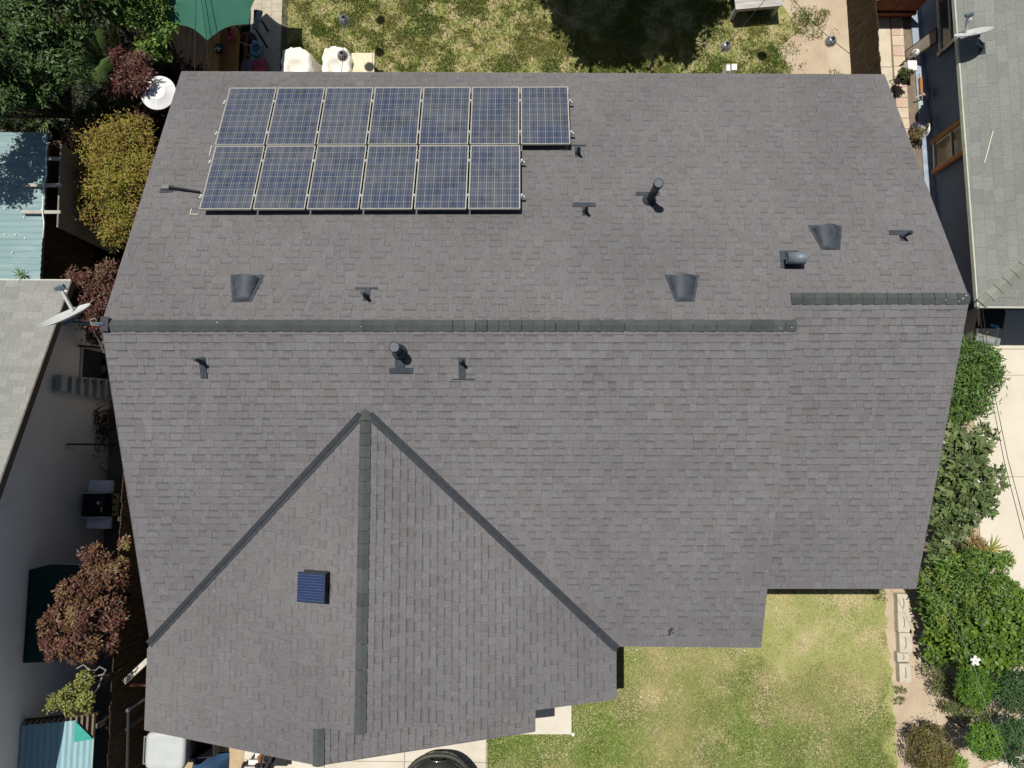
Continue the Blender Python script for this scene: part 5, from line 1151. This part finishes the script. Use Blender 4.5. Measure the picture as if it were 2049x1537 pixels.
lz = 1.95; LP_ = [(685.8, 112), (689.4, 41), (692, -30), (694, -101)]; LL = ['hanging over the white covered chair', 'over the lawn, next out from the covered chair', 'third out from the covered chair', 'fourth out from the covered chair']
for (x, y), l in zip(LP_, LL): lantern('wire globe lantern ' + l, P(x, y, lz), .125)
cable('light cable running from the eave above the covered chairs', [P(682, 146, 2.5) + np.array((0, -.1, 0))] + [P(x, y, lz + .17) for x, y in LP_] + [P(698, -300, 2.6)], sag=.02)
RPS = [(1452, 93), (1547, -20)]
lantern('dark mirrored globe lantern near the tree shadow', P(1452, 93, lz), .12, 20); lantern('dark mirrored globe lantern further out over the wooden table', P(1547, -22, lz), .12)
cable('light cable slanting from the eave past the weathered table', [P(1400, 152, 2.5)] + [P(x, y, lz + .16) for x, y in RPS] + [P(1660, -150, 2.6)], sag=.03)
lantern('pale glass globe lantern beside the dark board fence', P(1662, 83, 1.9), .125, 20)
cable('light cable crossing the board fence to the roof corner', [P(1758, 146, 2.45), P(1664, 79, 2.06), P(1610, 25, 2.0), P(1560, -40, 2.2)], sag=.03)
cable('thin cable hanging straight across the green umbrella', [P(389, 150, 2.5), P(391, 60, 2.75), P(392, -80, 2.95)], sag=.02); cable('second thin cable crossing the green umbrella at a slant', [P(417, 135, 2.35), P(412, 70, 2.6), P(397, -40, 2.95)], sag=.02)
# weathered table on the lawn
z_ = .55; q0, q1, q2 = P(1472, 20, z_), P(1566, 12, z_), P(1566, -90, z_); wt = thing('weathered_table', 'grey weathered low table on the back lawn', 'table', ((q0[0]+q1[0])/2, q0[1]+.5, 0))
WT = M('weathered_white_wood', (0.48, 0.46, 0.42), (0.34, 0.325, 0.295), scale=3, rough=.9, stretch=(.6, 4, 1), bump=.1)
xd = (q1-q0); Lx = np.linalg.norm(xd); xd /= Lx; yd = np.array((-xd[1], xd[0], 0)); nbd = 6
for k in range(nbd): MB().box(q0 + xd*Lx/2 + yd*(.09 + .18*k), (Lx, .174, .035), xd, yd).build('plank', WT, wt)
for sx in (.06, Lx-.06):
    for sy in (.1, .98): MB().box(q0*np.array((1, 1, 0)) + xd*sx + yd*sy + np.array((0, 0, z_/2-.01)), (.08, .08, z_-.03), xd, yd).build('leg', WT, wt)
MB().box(q0*np.array((1, 1, 0)) + xd*Lx/2 + yd*.05 + np.array((0, 0, z_-.09)), (Lx-.1, .03, .1), xd, yd).build('apron', WT, wt)
for k, (x, y, d) in enumerate(((1449, 145, .09), (1461, 143.5, .13))): tag(MB().box(P(x, y, .35) + np.array((0, -.07, 0)), (d, .16, .7)).build('utility_box', WHITE, bevel=.01), ('small white utility box against the rear wall' if k == 0 else 'taller white utility box against the rear wall'), 'utility box')

# ------------------------------------------------------------------ things beside the right neighbour's wall
q = P(1809, 150, .55); pt = thing('potted_plant', 'dark bushy potted plant on a metal stand by the blue wall', 'potted plant', (q[0], q[1], 0))
MB().lathe([(.09, .25), (.12, .5), (.125, .5), (.105, .47), (.001, .46)], (q[0], q[1], 0), 16).build('pot', BLACK, pt)
for k in range(3):
    a = 2.1*k; MB().cyl((q[0]+math.cos(a)*.15, q[1]+math.sin(a)*.15, 0.02), (q[0]+math.cos(a)*.07, q[1]+math.sin(a)*.07, .26), .01, n=6).build('stand_leg', BLACK, pt)
V, C = leaf_cloud([(q[0], q[1], .62, .13, .13, .12)], 420, .07, [(.05, .07, .02), (.13, .12, .05), (.03, .045, .015)], seed=5); stuff(tris_obj('foliage', V, C, LEAF, pt, 4))
q = P(1826, 131, .5); bx_ = tag(MB().box((q[0], q[1], .26), (.22, .26, .5)).build('plastic_crate', WHITE, bevel=.015), 'white plastic box standing against the blue wall', 'box')
pa = [P(1812, 103, .05), P(1816, 122, .05), onX(1853, 98, W0-.1), onX(1846, 78, W0-.1)]
lean = thing('window_screen', 'tan mesh window screen leaning on the blue wall', 'screen', pa[0]); SCR = M('screen_mesh', (0.30, 0.265, 0.21), (.26, .23, .18), scale=4, rough=.8, alpha=.8)
pa[2] = np.array((W0-.12, pa[1][1]+.02, .85)); pa[3] = np.array((W0-.12, pa[0][1]+.12, .85)); pa[0][2] = pa[1][2] = .03
MB().prism(pa, (-.006, 0, .004)).build('mesh', SCR, lean)
for a_, b_ in zip(pa, pa[1:] + pa[:1]): MB().beam(a_, b_, .03, .02).build('frame_bar', DARKWOOD, lean)
q = onX(1829, 112, 9.75); hk = thing('tool_bundle', 'bundle of hand tools and a white watering head by the wall', 'tools', (q[0], q[1], 0))
for k, (x, y, z) in enumerate(((1800, 132, .03), (1806, 126, .3), (1820, 112, .6))): MB().beam(P(x, y, z), P(x+14, y-12, z+.12), .03, .03).build('handle', DARKWOOD, hk)
MB().lathe([(.05, 0), (.09, .06), (.08, .14), (.03, .2)], P(1828, 110, .45), 12).build('can', WHITE, hk, True); MB().tube([P(1820, 113, .5), P(1828, 105, .7), P(1835, 110, .5)], .018, 6).build('spout', WHITE, hk)
tag(MB().tube([P(1842, 145, .1), P(1843, 190, .06), P(1840, 228, .05)], .014, 6).build('garden_hose', M('pale_green_hose', (.5, .56, .42), rough=.5)), 'pale green hose along the foot of the blue wall', 'hose')
tag(MB().tube([P(1805, 52, .03), P(1802, 80, .03), P(1808, 112, .03)], .012, 5).build('garden_hose', M('cream_hose', (.62, .58, .46), rough=.5)), 'cream hose lying on the paver row by the gate', 'hose')
q = P(1833, 254, .25); tag(MB().lathe([(.06, -.24), (.11, -.1), (.125, 0), (.11, .03), (.09, .02), (.001, 0)], q, 18).build('flower_pot', M('dark_pot', (.03, .025, .035), (.06, .05, .06), scale=9, rough=.35), None, True), 'dark glazed round pot by the blue wall', 'pot')
q = P(1838, 268, .3); hp = thing('hose_plant', 'straggly dry plant tangled with a white hose coil by the wall', 'plant', (q[0], q[1], 0))
V, C = leaf_cloud([(q[0], q[1], .25, .14, .14, .2)], 300, .09, [(.18, .17, .06), (.1, .12, .04), (.22, .14, .08)], seed=6, asp=.2); stuff(tris_obj('foliage', V, C, MATTE_LEAF, hp, 4))
pts = []
for k in range(34): a = k*.5; q2 = P(1853, 262, .45); pts.append(q2 + np.array((math.cos(a)*.03, math.cos(a)*.12 + .004*k - .06, math.sin(a)*.15)))
MB().tube(pts, .011, 5).build('hose_coil', WHITE, hp, True); MB().beam(P(1832, 272, .2), P(1850, 256, .6), .025, .025).build('stake', M('tan_stake', (.5, .42, .25)), hp)
q = onX(1850, 190, W0-.1); tp = thing('wall_tap', 'chrome tap with a bracket on the blue wall', 'tap', (q[0], q[1], q[2])); MB().tube([(W0-.06, q[1], q[2]), (W0-.2, q[1]-.02, q[2]+.01), (W0-.3, q[1]-.05, q[2]-.06)], .016, 6).build('spout', ALU, tp); MB().cyl((W0-.15, q[1], q[2]), (W0-.15, q[1], q[2]+.06), .02, n=8).build('handle', ALU, tp)
MB().box((W0-.12, q[1]+.25, .1), (.06, .5, .08)).build('kickboard', TRIM, tp)

# ------------------------------------------------------------------ bins
def cart(name, label, base, rz, lidm, bodym, w_=.58, d_=.72, h=1.05):
    t = thing(name, label, 'bin', base); b = np.array(base); X = np.array((math.cos(rz), math.sin(rz), 0)); Y = np.array((-math.sin(rz), math.cos(rz), 0)); Z = np.array((0, 0, 1.))
    lo_, hi_ = [], []
    for sx, sy in ((-1, -1), (1, -1), (1, 1), (-1, 1)): lo_.append(b + X*sx*w_*.40 + Y*sy*d_*.38 + Z*.06); hi_.append(b + X*sx*w_*.5 + Y*sy*d_*.5 + Z*h*.94)
    MB().add(lo_ + hi_, [(3, 2, 1, 0), (0, 1, 5, 4), (1, 2, 6, 5), (2, 3, 7, 6), (3, 0, 4, 7)]).build('body', bodym, t, bevel=.03)
    vs = []; N = 10
    for j in range(N+1):
        for i in range(N+1):
            u, v = i/N*2-1, j/N*2-1; sq = 1/max(1, (abs(u)**6 + abs(v)**6)**(1/6)); q = max(abs(u), abs(v)); vs.append(b + X*u*sq*w_*.53 + Y*v*sq*d_*.54 + Z*(h*(.965) + .05*(1-q**6) - (.03 if q < .62 else 0)))
    o = MB().add(vs, [(j*(N+1)+i, j*(N+1)+i+1, (j+1)*(N+1)+i+1, (j+1)*(N+1)+i) for j in range(N) for i in range(N)]).build('lid', lidm, t, True); s_ = o.modifiers.new('s', 'SOLIDIFY'); s_.thickness = .02; s_.offset = -1
    bar = b - X*0 + Y*d_*.60 + Z*h*.93; MB().cyl(bar - X*w_*.36, bar + X*w_*.36, .018, n=10).build('handle', bodym, t)
    for sx in (-1, 1): MB().beam(bar + X*sx*w_*.36, bar + X*sx*w_*.36 - Y*.08, .03, .04).build('handle_bracket', bodym, t); MB().cyl(b + X*sx*w_*.36 + Y*d_*.42 + Z*.12, b + X*sx*w_*.44 + Y*d_*.42 + Z*.12, .12, n=18).build('wheel', BLACK, t)
    return t, X, Y
GREYLID = M('grey_bin_plastic', (0.20, 0.205, 0.21), (.17, .175, .18), scale=6, rough=.5)
q = P(1981, 650, 1.0); ct_, X, Y = cart('wheeled_bin', 'black wheeled bin with blue label under the right neighbour eave', (q[0], q[1], .03), R(-14), BLACK, GREYLID, .60, .84, 1.0)
lc = np.array((q[0], q[1], 1.05)) - Y*.02 + X*.08; lb2 = MB().box(lc, (.20, .07, .004), X, Y).build('label', M('blue_label', (.05, .15, .30), (.10, .25, .42), scale=30, rough=.5), ct_)
for k in range(2): MB().box(lc + np.array((0, 0, .004)) + Y*(-.015 + .03*k), (.17, .010, .003), X, Y).build('label_line', M('label_print', (.22, .38, .5), rough=.5), lb2)
fl3 = MB().box(np.array((q[0], q[1], 1.03)) - Y*.36, (.54, .18, .05), X, Y).build('lid_front', GREYLID, ct_, bevel=.01)
MB().box(np.array((q[0], q[1], 1.058)) - Y*.36, (.26, .08, .008), X, Y).build('embossed_plate', M('embossed_grey', (.27, .27, .27), (.2, .2, .2), scale=40, rough=.5), fl3)
q = P(331, 1503, 1.0); PALE = M('pale_grey_plastic', (0.46, 0.49, 0.48), (.42, .45, .44), scale=3, rough=.5)
cart('wheeled_bin', 'pale grey lidded wheeled bin under the front gable eave', (q[0], q[1], .008), R(90), PALE, GREYLID, .78, .82, 1.02)
q = P(402, 1497, .55); tt = thing('black_tote', 'open black plastic tote behind the pale grey bin', 'tote', (q[0], q[1], .008)); a_ = R(5); X = np.array((math.cos(a_), math.sin(a_), 0)); Y = np.array((-math.sin(a_), math.cos(a_), 0)); c = np.array((q[0], q[1], 0))
MB().box(c + np.array((0, 0, .03)), (.56, .38, .03), X, Y).build('floor', BLACK, tt)
for s in (-1, 1):
    MB().box(c + Y*s*.2 + np.array((0, 0, .30)), (.60, .02, .55), X, Y).build('side', BLACK, tt); MB().box(c + X*s*.29 + np.array((0, 0, .30)), (.02, .38, .55), X, Y).build('end', BLACK, tt)
q = P(408, 1533, .4); vs = []; N = 12; BLU = M('dark_blue_tarp', (.03, .07, .14), (.045, .095, .18), scale=5, rough=.5, bump=.3, bscale=9)
for j in range(N+1):
    for i in range(N+1):
        u, v = i/N*2-1, j/N*2-1; h = .55*max(0, 1-abs(u)**3)*max(0, 1-abs(v)**3); vs.append((q[0] + u*.42, q[1] - .3 + v*.45, .01 + h + .03*math.sin(5*u+3*v)*(h > .05)))
tag(MB().add(vs, [(j*(N+1)+i, j*(N+1)+i+1, (j+1)*(N+1)+i+1, (j+1)*(N+1)+i) for j in range(N) for i in range(N)]).build('tarp_cover', BLU, None, True), 'dark blue tarp over a low load by the pale bin', 'tarp')
# hand truck with boxes at the driveway edge
q = P(530, 1545, .2); ht = thing('hand_truck', 'black hand truck lying on the driveway with white boxes strapped on', 'hand truck', (q[0], q[1], .03)); HT = M('black_steel', (.03, .03, .032), rough=.4)
for a_, b_ in (((484, 1545), (516, 1503)), ((526, 1545), (548, 1507))): MB().beam(P(*a_, .38), P(*b_, .42), .055, .05).build('rail', HT, ht)
for y in (1512, 1528, 1540): MB().beam(P(515 - (y-1505)*.75, y, .36), P(544 - (y-1508)*.5, y, .36), .04, .03).build('crossbar', HT, ht)
for x, y, d in ((521, 1509, (.2, .09, .1)), (512, 1524, (.3, .10, .1)), (506, 1538, (.36, .09, .1))): MB().box(P(x, y, .44), d).build('white_box', WHITE, ht)
MB().tube([P(521, 1526, .5), P(518, 1515, .6), P(525, 1511, .52)], .045, 8).build('orange_grip', M('orange_brown', (.42, .16, .06), (.25, .08, .04), scale=14), ht, True)
MB().lathe([(.05, 0), (.07, .05), (.03, .1)], P(517, 1531, .5), 12).build('knob', BLACK, ht)
for x, y in ((490, 1540), (532, 1541)): c = P(x, y, .2); MB().cyl(c - np.array((.04, 0, 0)), c + np.array((.04, 0, 0)), .17, n=20).build('wheel', BLACK, ht)
b2 = P(562, 1520, .15); tl = thing('dark_tool_case', 'dark tool case beside the hand truck in the gable shade', 'case', (b2[0], b2[1], .03)); MB().box((b2[0], b2[1], .14), (.36, .22, .2)).build('shell', BLACK, tl, bevel=.02); MB().tube([(b2[0]-.1, b2[1]+.12, .16), (b2[0], b2[1]+.17, .17), (b2[0]+.1, b2[1]+.12, .16)], .012, 6).build('handle', BLACK, tl)
# concrete edging blocks with oval slots
CB = M('concrete_block', (0.52, 0.47, 0.38), (.45, .405, .325), scale=5, rough=.95, fine=.1, fscale=45)
def block(label, x, y, bulge, L=.40, w_=.25, rz=0):
    c = P(x, y, .0); t = thing('concrete_block', label, 'block', (c[0], c[1], 0), 'slotted concrete edging blocks'); N = 32; O = []; I = []; sl = .17
    for k in range(N):
        a = 2*math.pi*k/N; ca, sa = math.cos(a), math.sin(a); m = 1/max(abs(ca), abs(sa)); X_, Y_ = ca*m*w_/2, sa*m*L/2
        if X_ > 0: X_ += bulge*math.cos(math.pi*Y_/L)
        O.append((c[0] + X_*math.cos(rz) - Y_*math.sin(rz), c[1] + X_*math.sin(rz) + Y_*math.cos(rz)))
        I.append((c[0] + (ca*.036)*math.cos(rz) - (sa*.115*(L/.4))*math.sin(rz), c[1] + ca*.036*math.sin(rz) + sa*.115*(L/.4)*math.cos(rz)))
    vs = [(*p, .001) for p in O] + [(*p, sl) for p in O] + [(*p, sl) for p in I] + [(*p, sl-.05) for p in I]; fs = []
    for k in range(N): j = (k+1) % N; fs += [(k, j, N+j, N+k), (N+k, N+j, 2*N+j, 2*N+k), (2*N+k, 2*N+j, 3*N+j, 3*N+k)]
    fs.append(tuple(range(3*N, 4*N))); MB().add(vs, fs).build('block_body', CB, t)
for l, x, y, b_, L in (('slotted concrete edging block closest to the house corner', 1799, 1204, .01, .42), ('slotted edging block with bulged side, second from the house', 1800, 1242, .05, .44), ('slotted edging block with bulged side, third from the house', 1803, 1283, .05, .46), ('short slotted edging block, fourth from the house', 1799, 1311, .01, .2), ('slotted concrete edging block farthest from the house', 1803, 1342, .01, .42)): block(l, x, y, b_, L)

# ------------------------------------------------------------------ things in the left passage
MET = M('ladder_metal', (0.38, 0.41, 0.43), (.32, .35, .37), scale=8, rough=.5, metal=.2)
ld = thing('step_ladder', 'folded grey metal step ladder against the grey stucco wall', 'ladder', (WX + .12, onX(170, 775, WX+.12)[1], 0)); xw = WX + .12
t0, t1, b0, b1 = onX(119, 753, xw), onX(119, 781, xw), onX(218, 760, xw), onX(222, 801, xw); ztop = t0[2]; print('ladder', t0, b0)
for a_, b_ in ((t0, b0), (t1, b1)): MB().beam((xw, a_[1], ztop), (xw, b_[1], .05), .05, .03, (1, 0, 0)).build('rail', MET, ld)
MB().box((xw + .02, (t0[1]+t1[1])/2, ztop - .05), (.14, t0[1]-t1[1]+.06, .22)).build('top_cap', MET, ld, bevel=.01)
for k in range(6):
    f = (k+1.15)/6.6; ya_ = t0[1]+(b0[1]-t0[1])*f; yb_ = t1[1]+(b1[1]-t1[1])*f; zz_ = ztop + (.05-ztop)*f; MB().box((xw + .03, (ya_+yb_)/2, zz_), (.10, ya_-yb_, .10)).build('step', MET, ld)
gq = P(192, 1010, .95); gx, gy = gq[0], gq[1]; gl_ = thing('gas_grill', 'black-lidded gas grill with grey side shelves in the passage', 'grill', (gx, gy, 0.004))
STEEL = M('grill_steel', (0.74, 0.77, 0.82), (.66, .69, .74), scale=6, rough=.4); LID = M('black_enamel', (.010, .010, .012), rough=.25); hl = .27
for s in (-1, 1): sh = MB().box((gx + .02, gy + s*(hl + .14), .86), (.52, .27, .04)).build('side_shelf', STEEL, gl_, bevel=.012); MB().box((gx + .30, gy + s*(hl + .14), .85), (.03, .26, .07)).build('towel_bar', ALU, gl_)
vs = []; N = 10
for yy in (gy - hl, gy + hl):
    for i in range(N+1): a = math.pi*i/N; vs.append((gx - math.cos(a)*.32, yy, .88 + .22*math.sin(a)**.7))
o = MB().add(vs, [(i, i+1, N+2+i, N+1+i) for i in range(N)] + [tuple(range(N+1))[::-1], tuple(range(N+1, 2*N+2))]).build('lid', LID, gl_, True)
for s in (-1, 1):
    pts = [(gx - math.cos(math.pi*i/10)*.325, gy + s*hl, .885 + .22*math.sin(math.pi*i/10)**.7) for i in range(11)]; MB().tube(pts, .014, 5).build('lid_trim', ALU, o)
MB().lathe([(.035, 0), (.03, .012), (.001, .015)], (gx + .13, gy + .05, 1.085), 14).build('thermometer', ALU, o); MB().box((gx + .19, gy - .10, 1.065), (.03, .1, .01)).build('badge', ALU, o)
cp = MB().box((gx + .37, gy, .80), (.10, .5, .10)).build('control_panel', M('brass_panel', (.34, .28, .12), (.28, .23, .1), scale=9, rough=.4), gl_)
for k in range(3): MB().cyl((gx + .37, gy - .16 + .16*k, .85), (gx + .37, gy - .16 + .16*k, .885), .03, n=12).build('knob', BLACK, cp)
MB().box((gx, gy, .62), (.55, .52, .42)).build('firebox', LID, gl_)
for sx in (-1, 1):
    for sy in (-1, 1): MB().box((gx + sx*.24, gy + sy*.24, .22), (.04, .04, .42)).build('leg', LID, gl_)
for sy in (-1, 1): MB().cyl((gx - .24, gy + sy*.26, .09), (gx - .24, gy + sy*.31, .09), .085, n=16).build('wheel', BLACK, gl_)
q = P(200, 855, .3); mb = MB(); rg = random.Random(9)
for k in range(150):
    a = rg.uniform(0, 6.28); c = np.array((q[0] + rg.gauss(0, .14), q[1] + rg.gauss(0, .32), rg.uniform(.05, .6))); d = np.array((math.cos(a)*.3, math.sin(a)*.45, rg.uniform(-.25, .1))); mb.tube([c - d*.4, c + np.array((0, 0, .05)), c + d*.5], [.012, .01, .004], 4)
tag(stuff(mb.build('brush_pile', DARKWOOD)), 'pile of dry brushwood against the foot of the grey wall', 'brushwood')
a_ = onX(134, 889, WX + .05); tag(MB().cyl(a_, (WX + .45, onX(200, 889, WX+.3)[1], .01), .02, n=8).build('wooden_pole', DARKWOOD), 'dark pole leaning on the grey wall beside the brushwood', 'pole')
a_ = onX(158, 692, WX + .05); tag(MB().cyl(a_, (WX + .35, a_[1] + .1, .01), .025, n=8).build('wooden_pole', DARKWOOD), 'dark pole leaning on the grey wall above the window', 'pole')
q = P(200, 737, .6); fn = thing('round_planter', 'dark round planter with pale rim under the left rake', 'planter', (q[0], q[1], 0.004)); MB().lathe([(.18, 0), (.22, .5), (.23, .5), (.2, .46), (.001, .44)], (q[0], q[1], .006), 20).build('tub', BLACK, fn); MB().lathe([(.09, .0), (.1, .03), (.001, .05)], (q[0] - .02, q[1], .452), 14).build('stone', GREYLID, fn)
a_, b_ = P(250, 1364, 1.68), P(297, 1320, 2.1); tag(MB().beam(a_, b_, .11, .07).build('gutter_length', M('cream_vinyl', (.62, .58, .48), (.52, .48, .4), scale=7, rough=.5), None, bevel=.01), 'cream gutter length resting across the passage fence top', 'gutter')
tag(MB().beam(P(262, 1371, 1.55), P(300, 1371, 1.55), .03, .10).build('fence_stub', REDWOOD), 'short red-brown rail between passage fence and house', 'rail')
cp_ = P(257, 1420, 1.3); pv_ = thing('passage_pipe', 'dark steel pipe with an elbow running along the passage', 'pipe', (cp_[0], cp_[1], 0)); MB().tube([P(257, 1421, 1.35), P(254, 1560, 1.35)], .03, 8).build('run', PIPE, pv_); MB().tube([P(257, 1421, 1.35), P(292, 1398, 1.9)], .03, 8).build('branch', PIPE, pv_); MB().lathe([(.04, -.04), (.045, 0), (.04, .04)], P(257, 1421, 1.35), 10).build('elbow', CAPM, pv_, True); MB().cyl((cp_[0], cp_[1]-.4, 0), (cp_[0], cp_[1]-.4, 1.34), .03, n=8).build('riser', PIPE, pv_)
# pale board and stone beside the right rake
q = P(1936, 664, .25); tag(MB().box((q[0], q[1], .12), (.34, .07, .22), (.9, .43, 0), (-.43, .9, 0)).build('foam_board', WHITE), 'white foam board lying by the right house corner', 'board')
q = P(1935, 690, 0); setting(sheet('corner_pad', [(q[0]-.5, q[1]-.45), (q[0]+.42, q[1]-.45), (q[0]+.42, q[1]+.45), (q[0]-.5, q[1]+.45)], M('green_grey_pad', (.26, .29, .24), (.22, .25, .2), scale=4), .012))
tag(MB().tube([P(1955, 597, 2.2), P(1957, 615, 1.9), P(1960, 672, .5), P(1962, 685, .05)], .02, 6).build('conduit_pole', M('tan_pole', (.35, .31, .24), (.28, .25, .2), scale=9)), 'thin tan pole between the bin and the house corner', 'pole')
tag(MB().beam(P(1845, 1100, .9), P(1885, 1098, .9), .06, .10).build('rail_stub', WOOD), 'short wooden rail between house and hedge', 'rail')
tag(MB().box((P(1855, 1090, .5)[0], P(1855, 1090, .5)[1], .5), (.12, .1, 1.0)).build('meter_post', WHITE), 'small white post by the hedge at the house wall', 'post')
# overhead wires on the right
for k, l in enumerate(('overhead wire from the right neighbour eave, nearer the hedge', 'overhead wire from the right neighbour eave, farther from the hedge')):
    A_ = C0 + np.array((.02 + .06*k, -.02, .0)); B_ = P(2049 + 10*k, 1078, 4.2); d = B_ - A_; tag(MB().tube([A_, A_ + d*.35 - np.array((0, 0, .16)), A_ + d*.7 - np.array((0, 0, .14)), B_, B_ + d*.6 + np.array((0, 0, .3))], .006, 5).build('overhead_wire', WIRE), l, 'wire', 'overhead wires')
tag(MB().tube([P(1838, 1130, 2.45), P(1900, 1235, 2.7), P(1945, 1320, 2.9), P(1975, 1420, 3.1), P(1998, 1480, 3.2), P(2030, 1560, 3.4)], .004, 5).build('overhead_wire', M('grey_cable', (.2, .22, .2))), 'grey service cable crossing above the hibiscus hedge', 'wire')
# ------------------------------------------------------------------ parked car
z_ = .75; fr_ = P(877, 1519, .62); car = thing('parked_car', 'dark olive grey car parked on the driveway', 'car', (fr_[0], fr_[1] - 2.2, 0.03)); CP = M('dark_olive_paint', (.030, .034, .030), (.036, .04, .036), scale=3, rough=.25, metal=.3, coat=.8)
def ysec(s): # s metres behind the nose: half width, belt height, deck height
    w2 = .90*min(1, (s/.75)**.36) if s < .75 else (.90 if s < 3.9 else .90 - .10*((s-3.9)/.6)); deck = .72 + .20*min(1, s/.9)**.6; return max(.18, w2), deck
vs = []; ss = [0, .03, .08, .16, .28, .45, .7, 1.0, 1.5, 2.2, 3., 3.7, 4.2, 4.42]; ring_n = 0
for s in ss:
    w2, dk = ysec(s); lift = .04*max(0, 1-s/.2); pr = [(-w2*.93, .22), (-w2, .45), (-w2*.985, dk*.85), (-w2*.90, dk-.02-lift), (-w2*.5, dk+.02-lift), (0, dk+.03-lift), (w2*.5, dk+.02-lift), (w2*.90, dk-.02-lift), (w2*.985, dk*.85), (w2, .45), (w2*.93, .22)]; ring_n = len(pr)
    for x, z in pr: vs.append((fr_[0] + x, fr_[1] - s, z))
fs = [(j*ring_n+i, j*ring_n+i+1, (j+1)*ring_n+i+1, (j+1)*ring_n+i) for j in range(len(ss)-1) for i in range(ring_n-1)] + [tuple(range(ring_n)), tuple(range((len(ss)-1)*ring_n, len(ss)*ring_n))[::-1]]
MB().add(vs, fs).build('body', CP, car, True)
vs = []
for s, w2, z in ((.42, .62, .93), (.62, .68, 1.06), (1.05, .70, 1.40), (1.3, .68, 1.46), (2.4, .66, 1.47), (3.0, .66, 1.40), (3.7, .70, .95)):
    vs += [(fr_[0]-w2-.08, fr_[1]-s, .88), (fr_[0]-w2, fr_[1]-s, z-.03), (fr_[0]-w2*.6, fr_[1]-s, z), (fr_[0]+w2*.6, fr_[1]-s, z), (fr_[0]+w2, fr_[1]-s, z-.03), (fr_[0]+w2+.08, fr_[1]-s, .88)]
MB().add(vs, [(j*6+i, j*6+i+1, (j+1)*6+i+1, (j+1)*6+i) for j in range(6) for i in range(5)] + [tuple(range(6))]).build('cabin_glass', GLASS, car, True)
MB().add([(fr_[0]-.60, fr_[1]-1.15, 1.44), (fr_[0]+.60, fr_[1]-1.15, 1.44), (fr_[0]+.60, fr_[1]-2.9, 1.445), (fr_[0]-.60, fr_[1]-2.9, 1.445), (fr_[0]-.5, fr_[1]-1.3, 1.49), (fr_[0]+.5, fr_[1]-1.3, 1.49), (fr_[0]+.5, fr_[1]-2.7, 1.49), (fr_[0]-.5, fr_[1]-2.7, 1.49)], [(4, 7, 6, 5), (0, 4, 5, 1), (1, 5, 6, 2), (2, 6, 7, 3), (3, 7, 4, 0)]).build('roof_panel', CP, car, True)
def arc(off, z, span, r_, mat, name, n=20):
    pts = []
    for k in range(n+1):
        x = -span + 2*span*k/n; s = .75*(abs(x)/.90)**(1/.36) + off; pts.append((fr_[0] + x, fr_[1] - s, z - .0*abs(x)))
    return MB().tube(pts, r_, 6).build(name, mat, car, True)
arc(-.03, .50, .80, .06, M('bumper_trim', (.05, .052, .045), rough=.5), 'bumper'); arc(.20, .865, .70, .010, ALU, 'chrome_strip'); arc(.05, .72, .76, .012, M('olive_edge', (.16, .15, .11), rough=.3, metal=.4), 'bonnet_edge')
PLT = M('plate_green_white', (.45, .55, .48), (.3, .42, .36), scale=30, rough=.5); MB().box((fr_[0] - .02, fr_[1] - .30, .905), (.3, .10, .012), (1, 0, 0), (0, .95, -.3), (0, .3, .95)).build('plate', PLT, car)
for sx in (-1, 1):
    MB().box((fr_[0] + sx*.60, fr_[1]-.27, .60), (.22, .12, .10), (.94, -sx*.34, 0), (sx*.34, .94, 0)).build('headlight', GLASS, car, bevel=.03)
    for s in (.85, 3.5): w_ = MB().cyl((fr_[0] + sx*.78, fr_[1]-s, .32), (fr_[0] + sx*.93, fr_[1]-s, .32), .315, n=24).build('wheel', BLACK, car); MB().cyl((fr_[0] + sx*.925, fr_[1]-s, .32), (fr_[0] + sx*.935, fr_[1]-s, .32), .2, n=20).build('rim', ALU, w_)
# small litter on the lawns: pale stones and leaves
PEB = M('pale_pebble', (.6, .57, .5), rough=.9)
for k, (x, y) in enumerate(((1274, 1300), (1333, 1317), (1271, 1320), (1333, 1398), (1283, 1395), (1134, 1510), (1553, 1217), (1411, 1291), (1490, 1302), (1083, 28), (1252, 86), (742, 58))):
    tag(MB().lathe([(.018, 0), (.022, .008), (.012, .018), (.001, .02)], P(x, y, .012), 7).build('pebble', PEB), 'tiny pale pebble lying in the grass', 'pebble', 'pebbles on the lawns')
for k, (x, y, l) in enumerate(((1800, 1380, 'small green weed on the soil strip nearest the edging blocks'), (1798, 1403, 'small green weed on the soil strip nearer the clipped shrub'), (1762, 1190, 'weedy green tuft at the right front house corner'))):
    c = P(x, y, .05); V, C = leaf_cloud([(c[0], c[1], .05, .16, .09 if k < 2 else .3, .05)], 160, .05, [(.09, .13, .035), (.13, .16, .05)], seed=k+80, asp=.2); o = tris_obj('weed', V, C, MATTE_LEAF, None, 4); tag(o, l, 'weed', kind='stuff')
print('objects', len(bpy.data.objects))
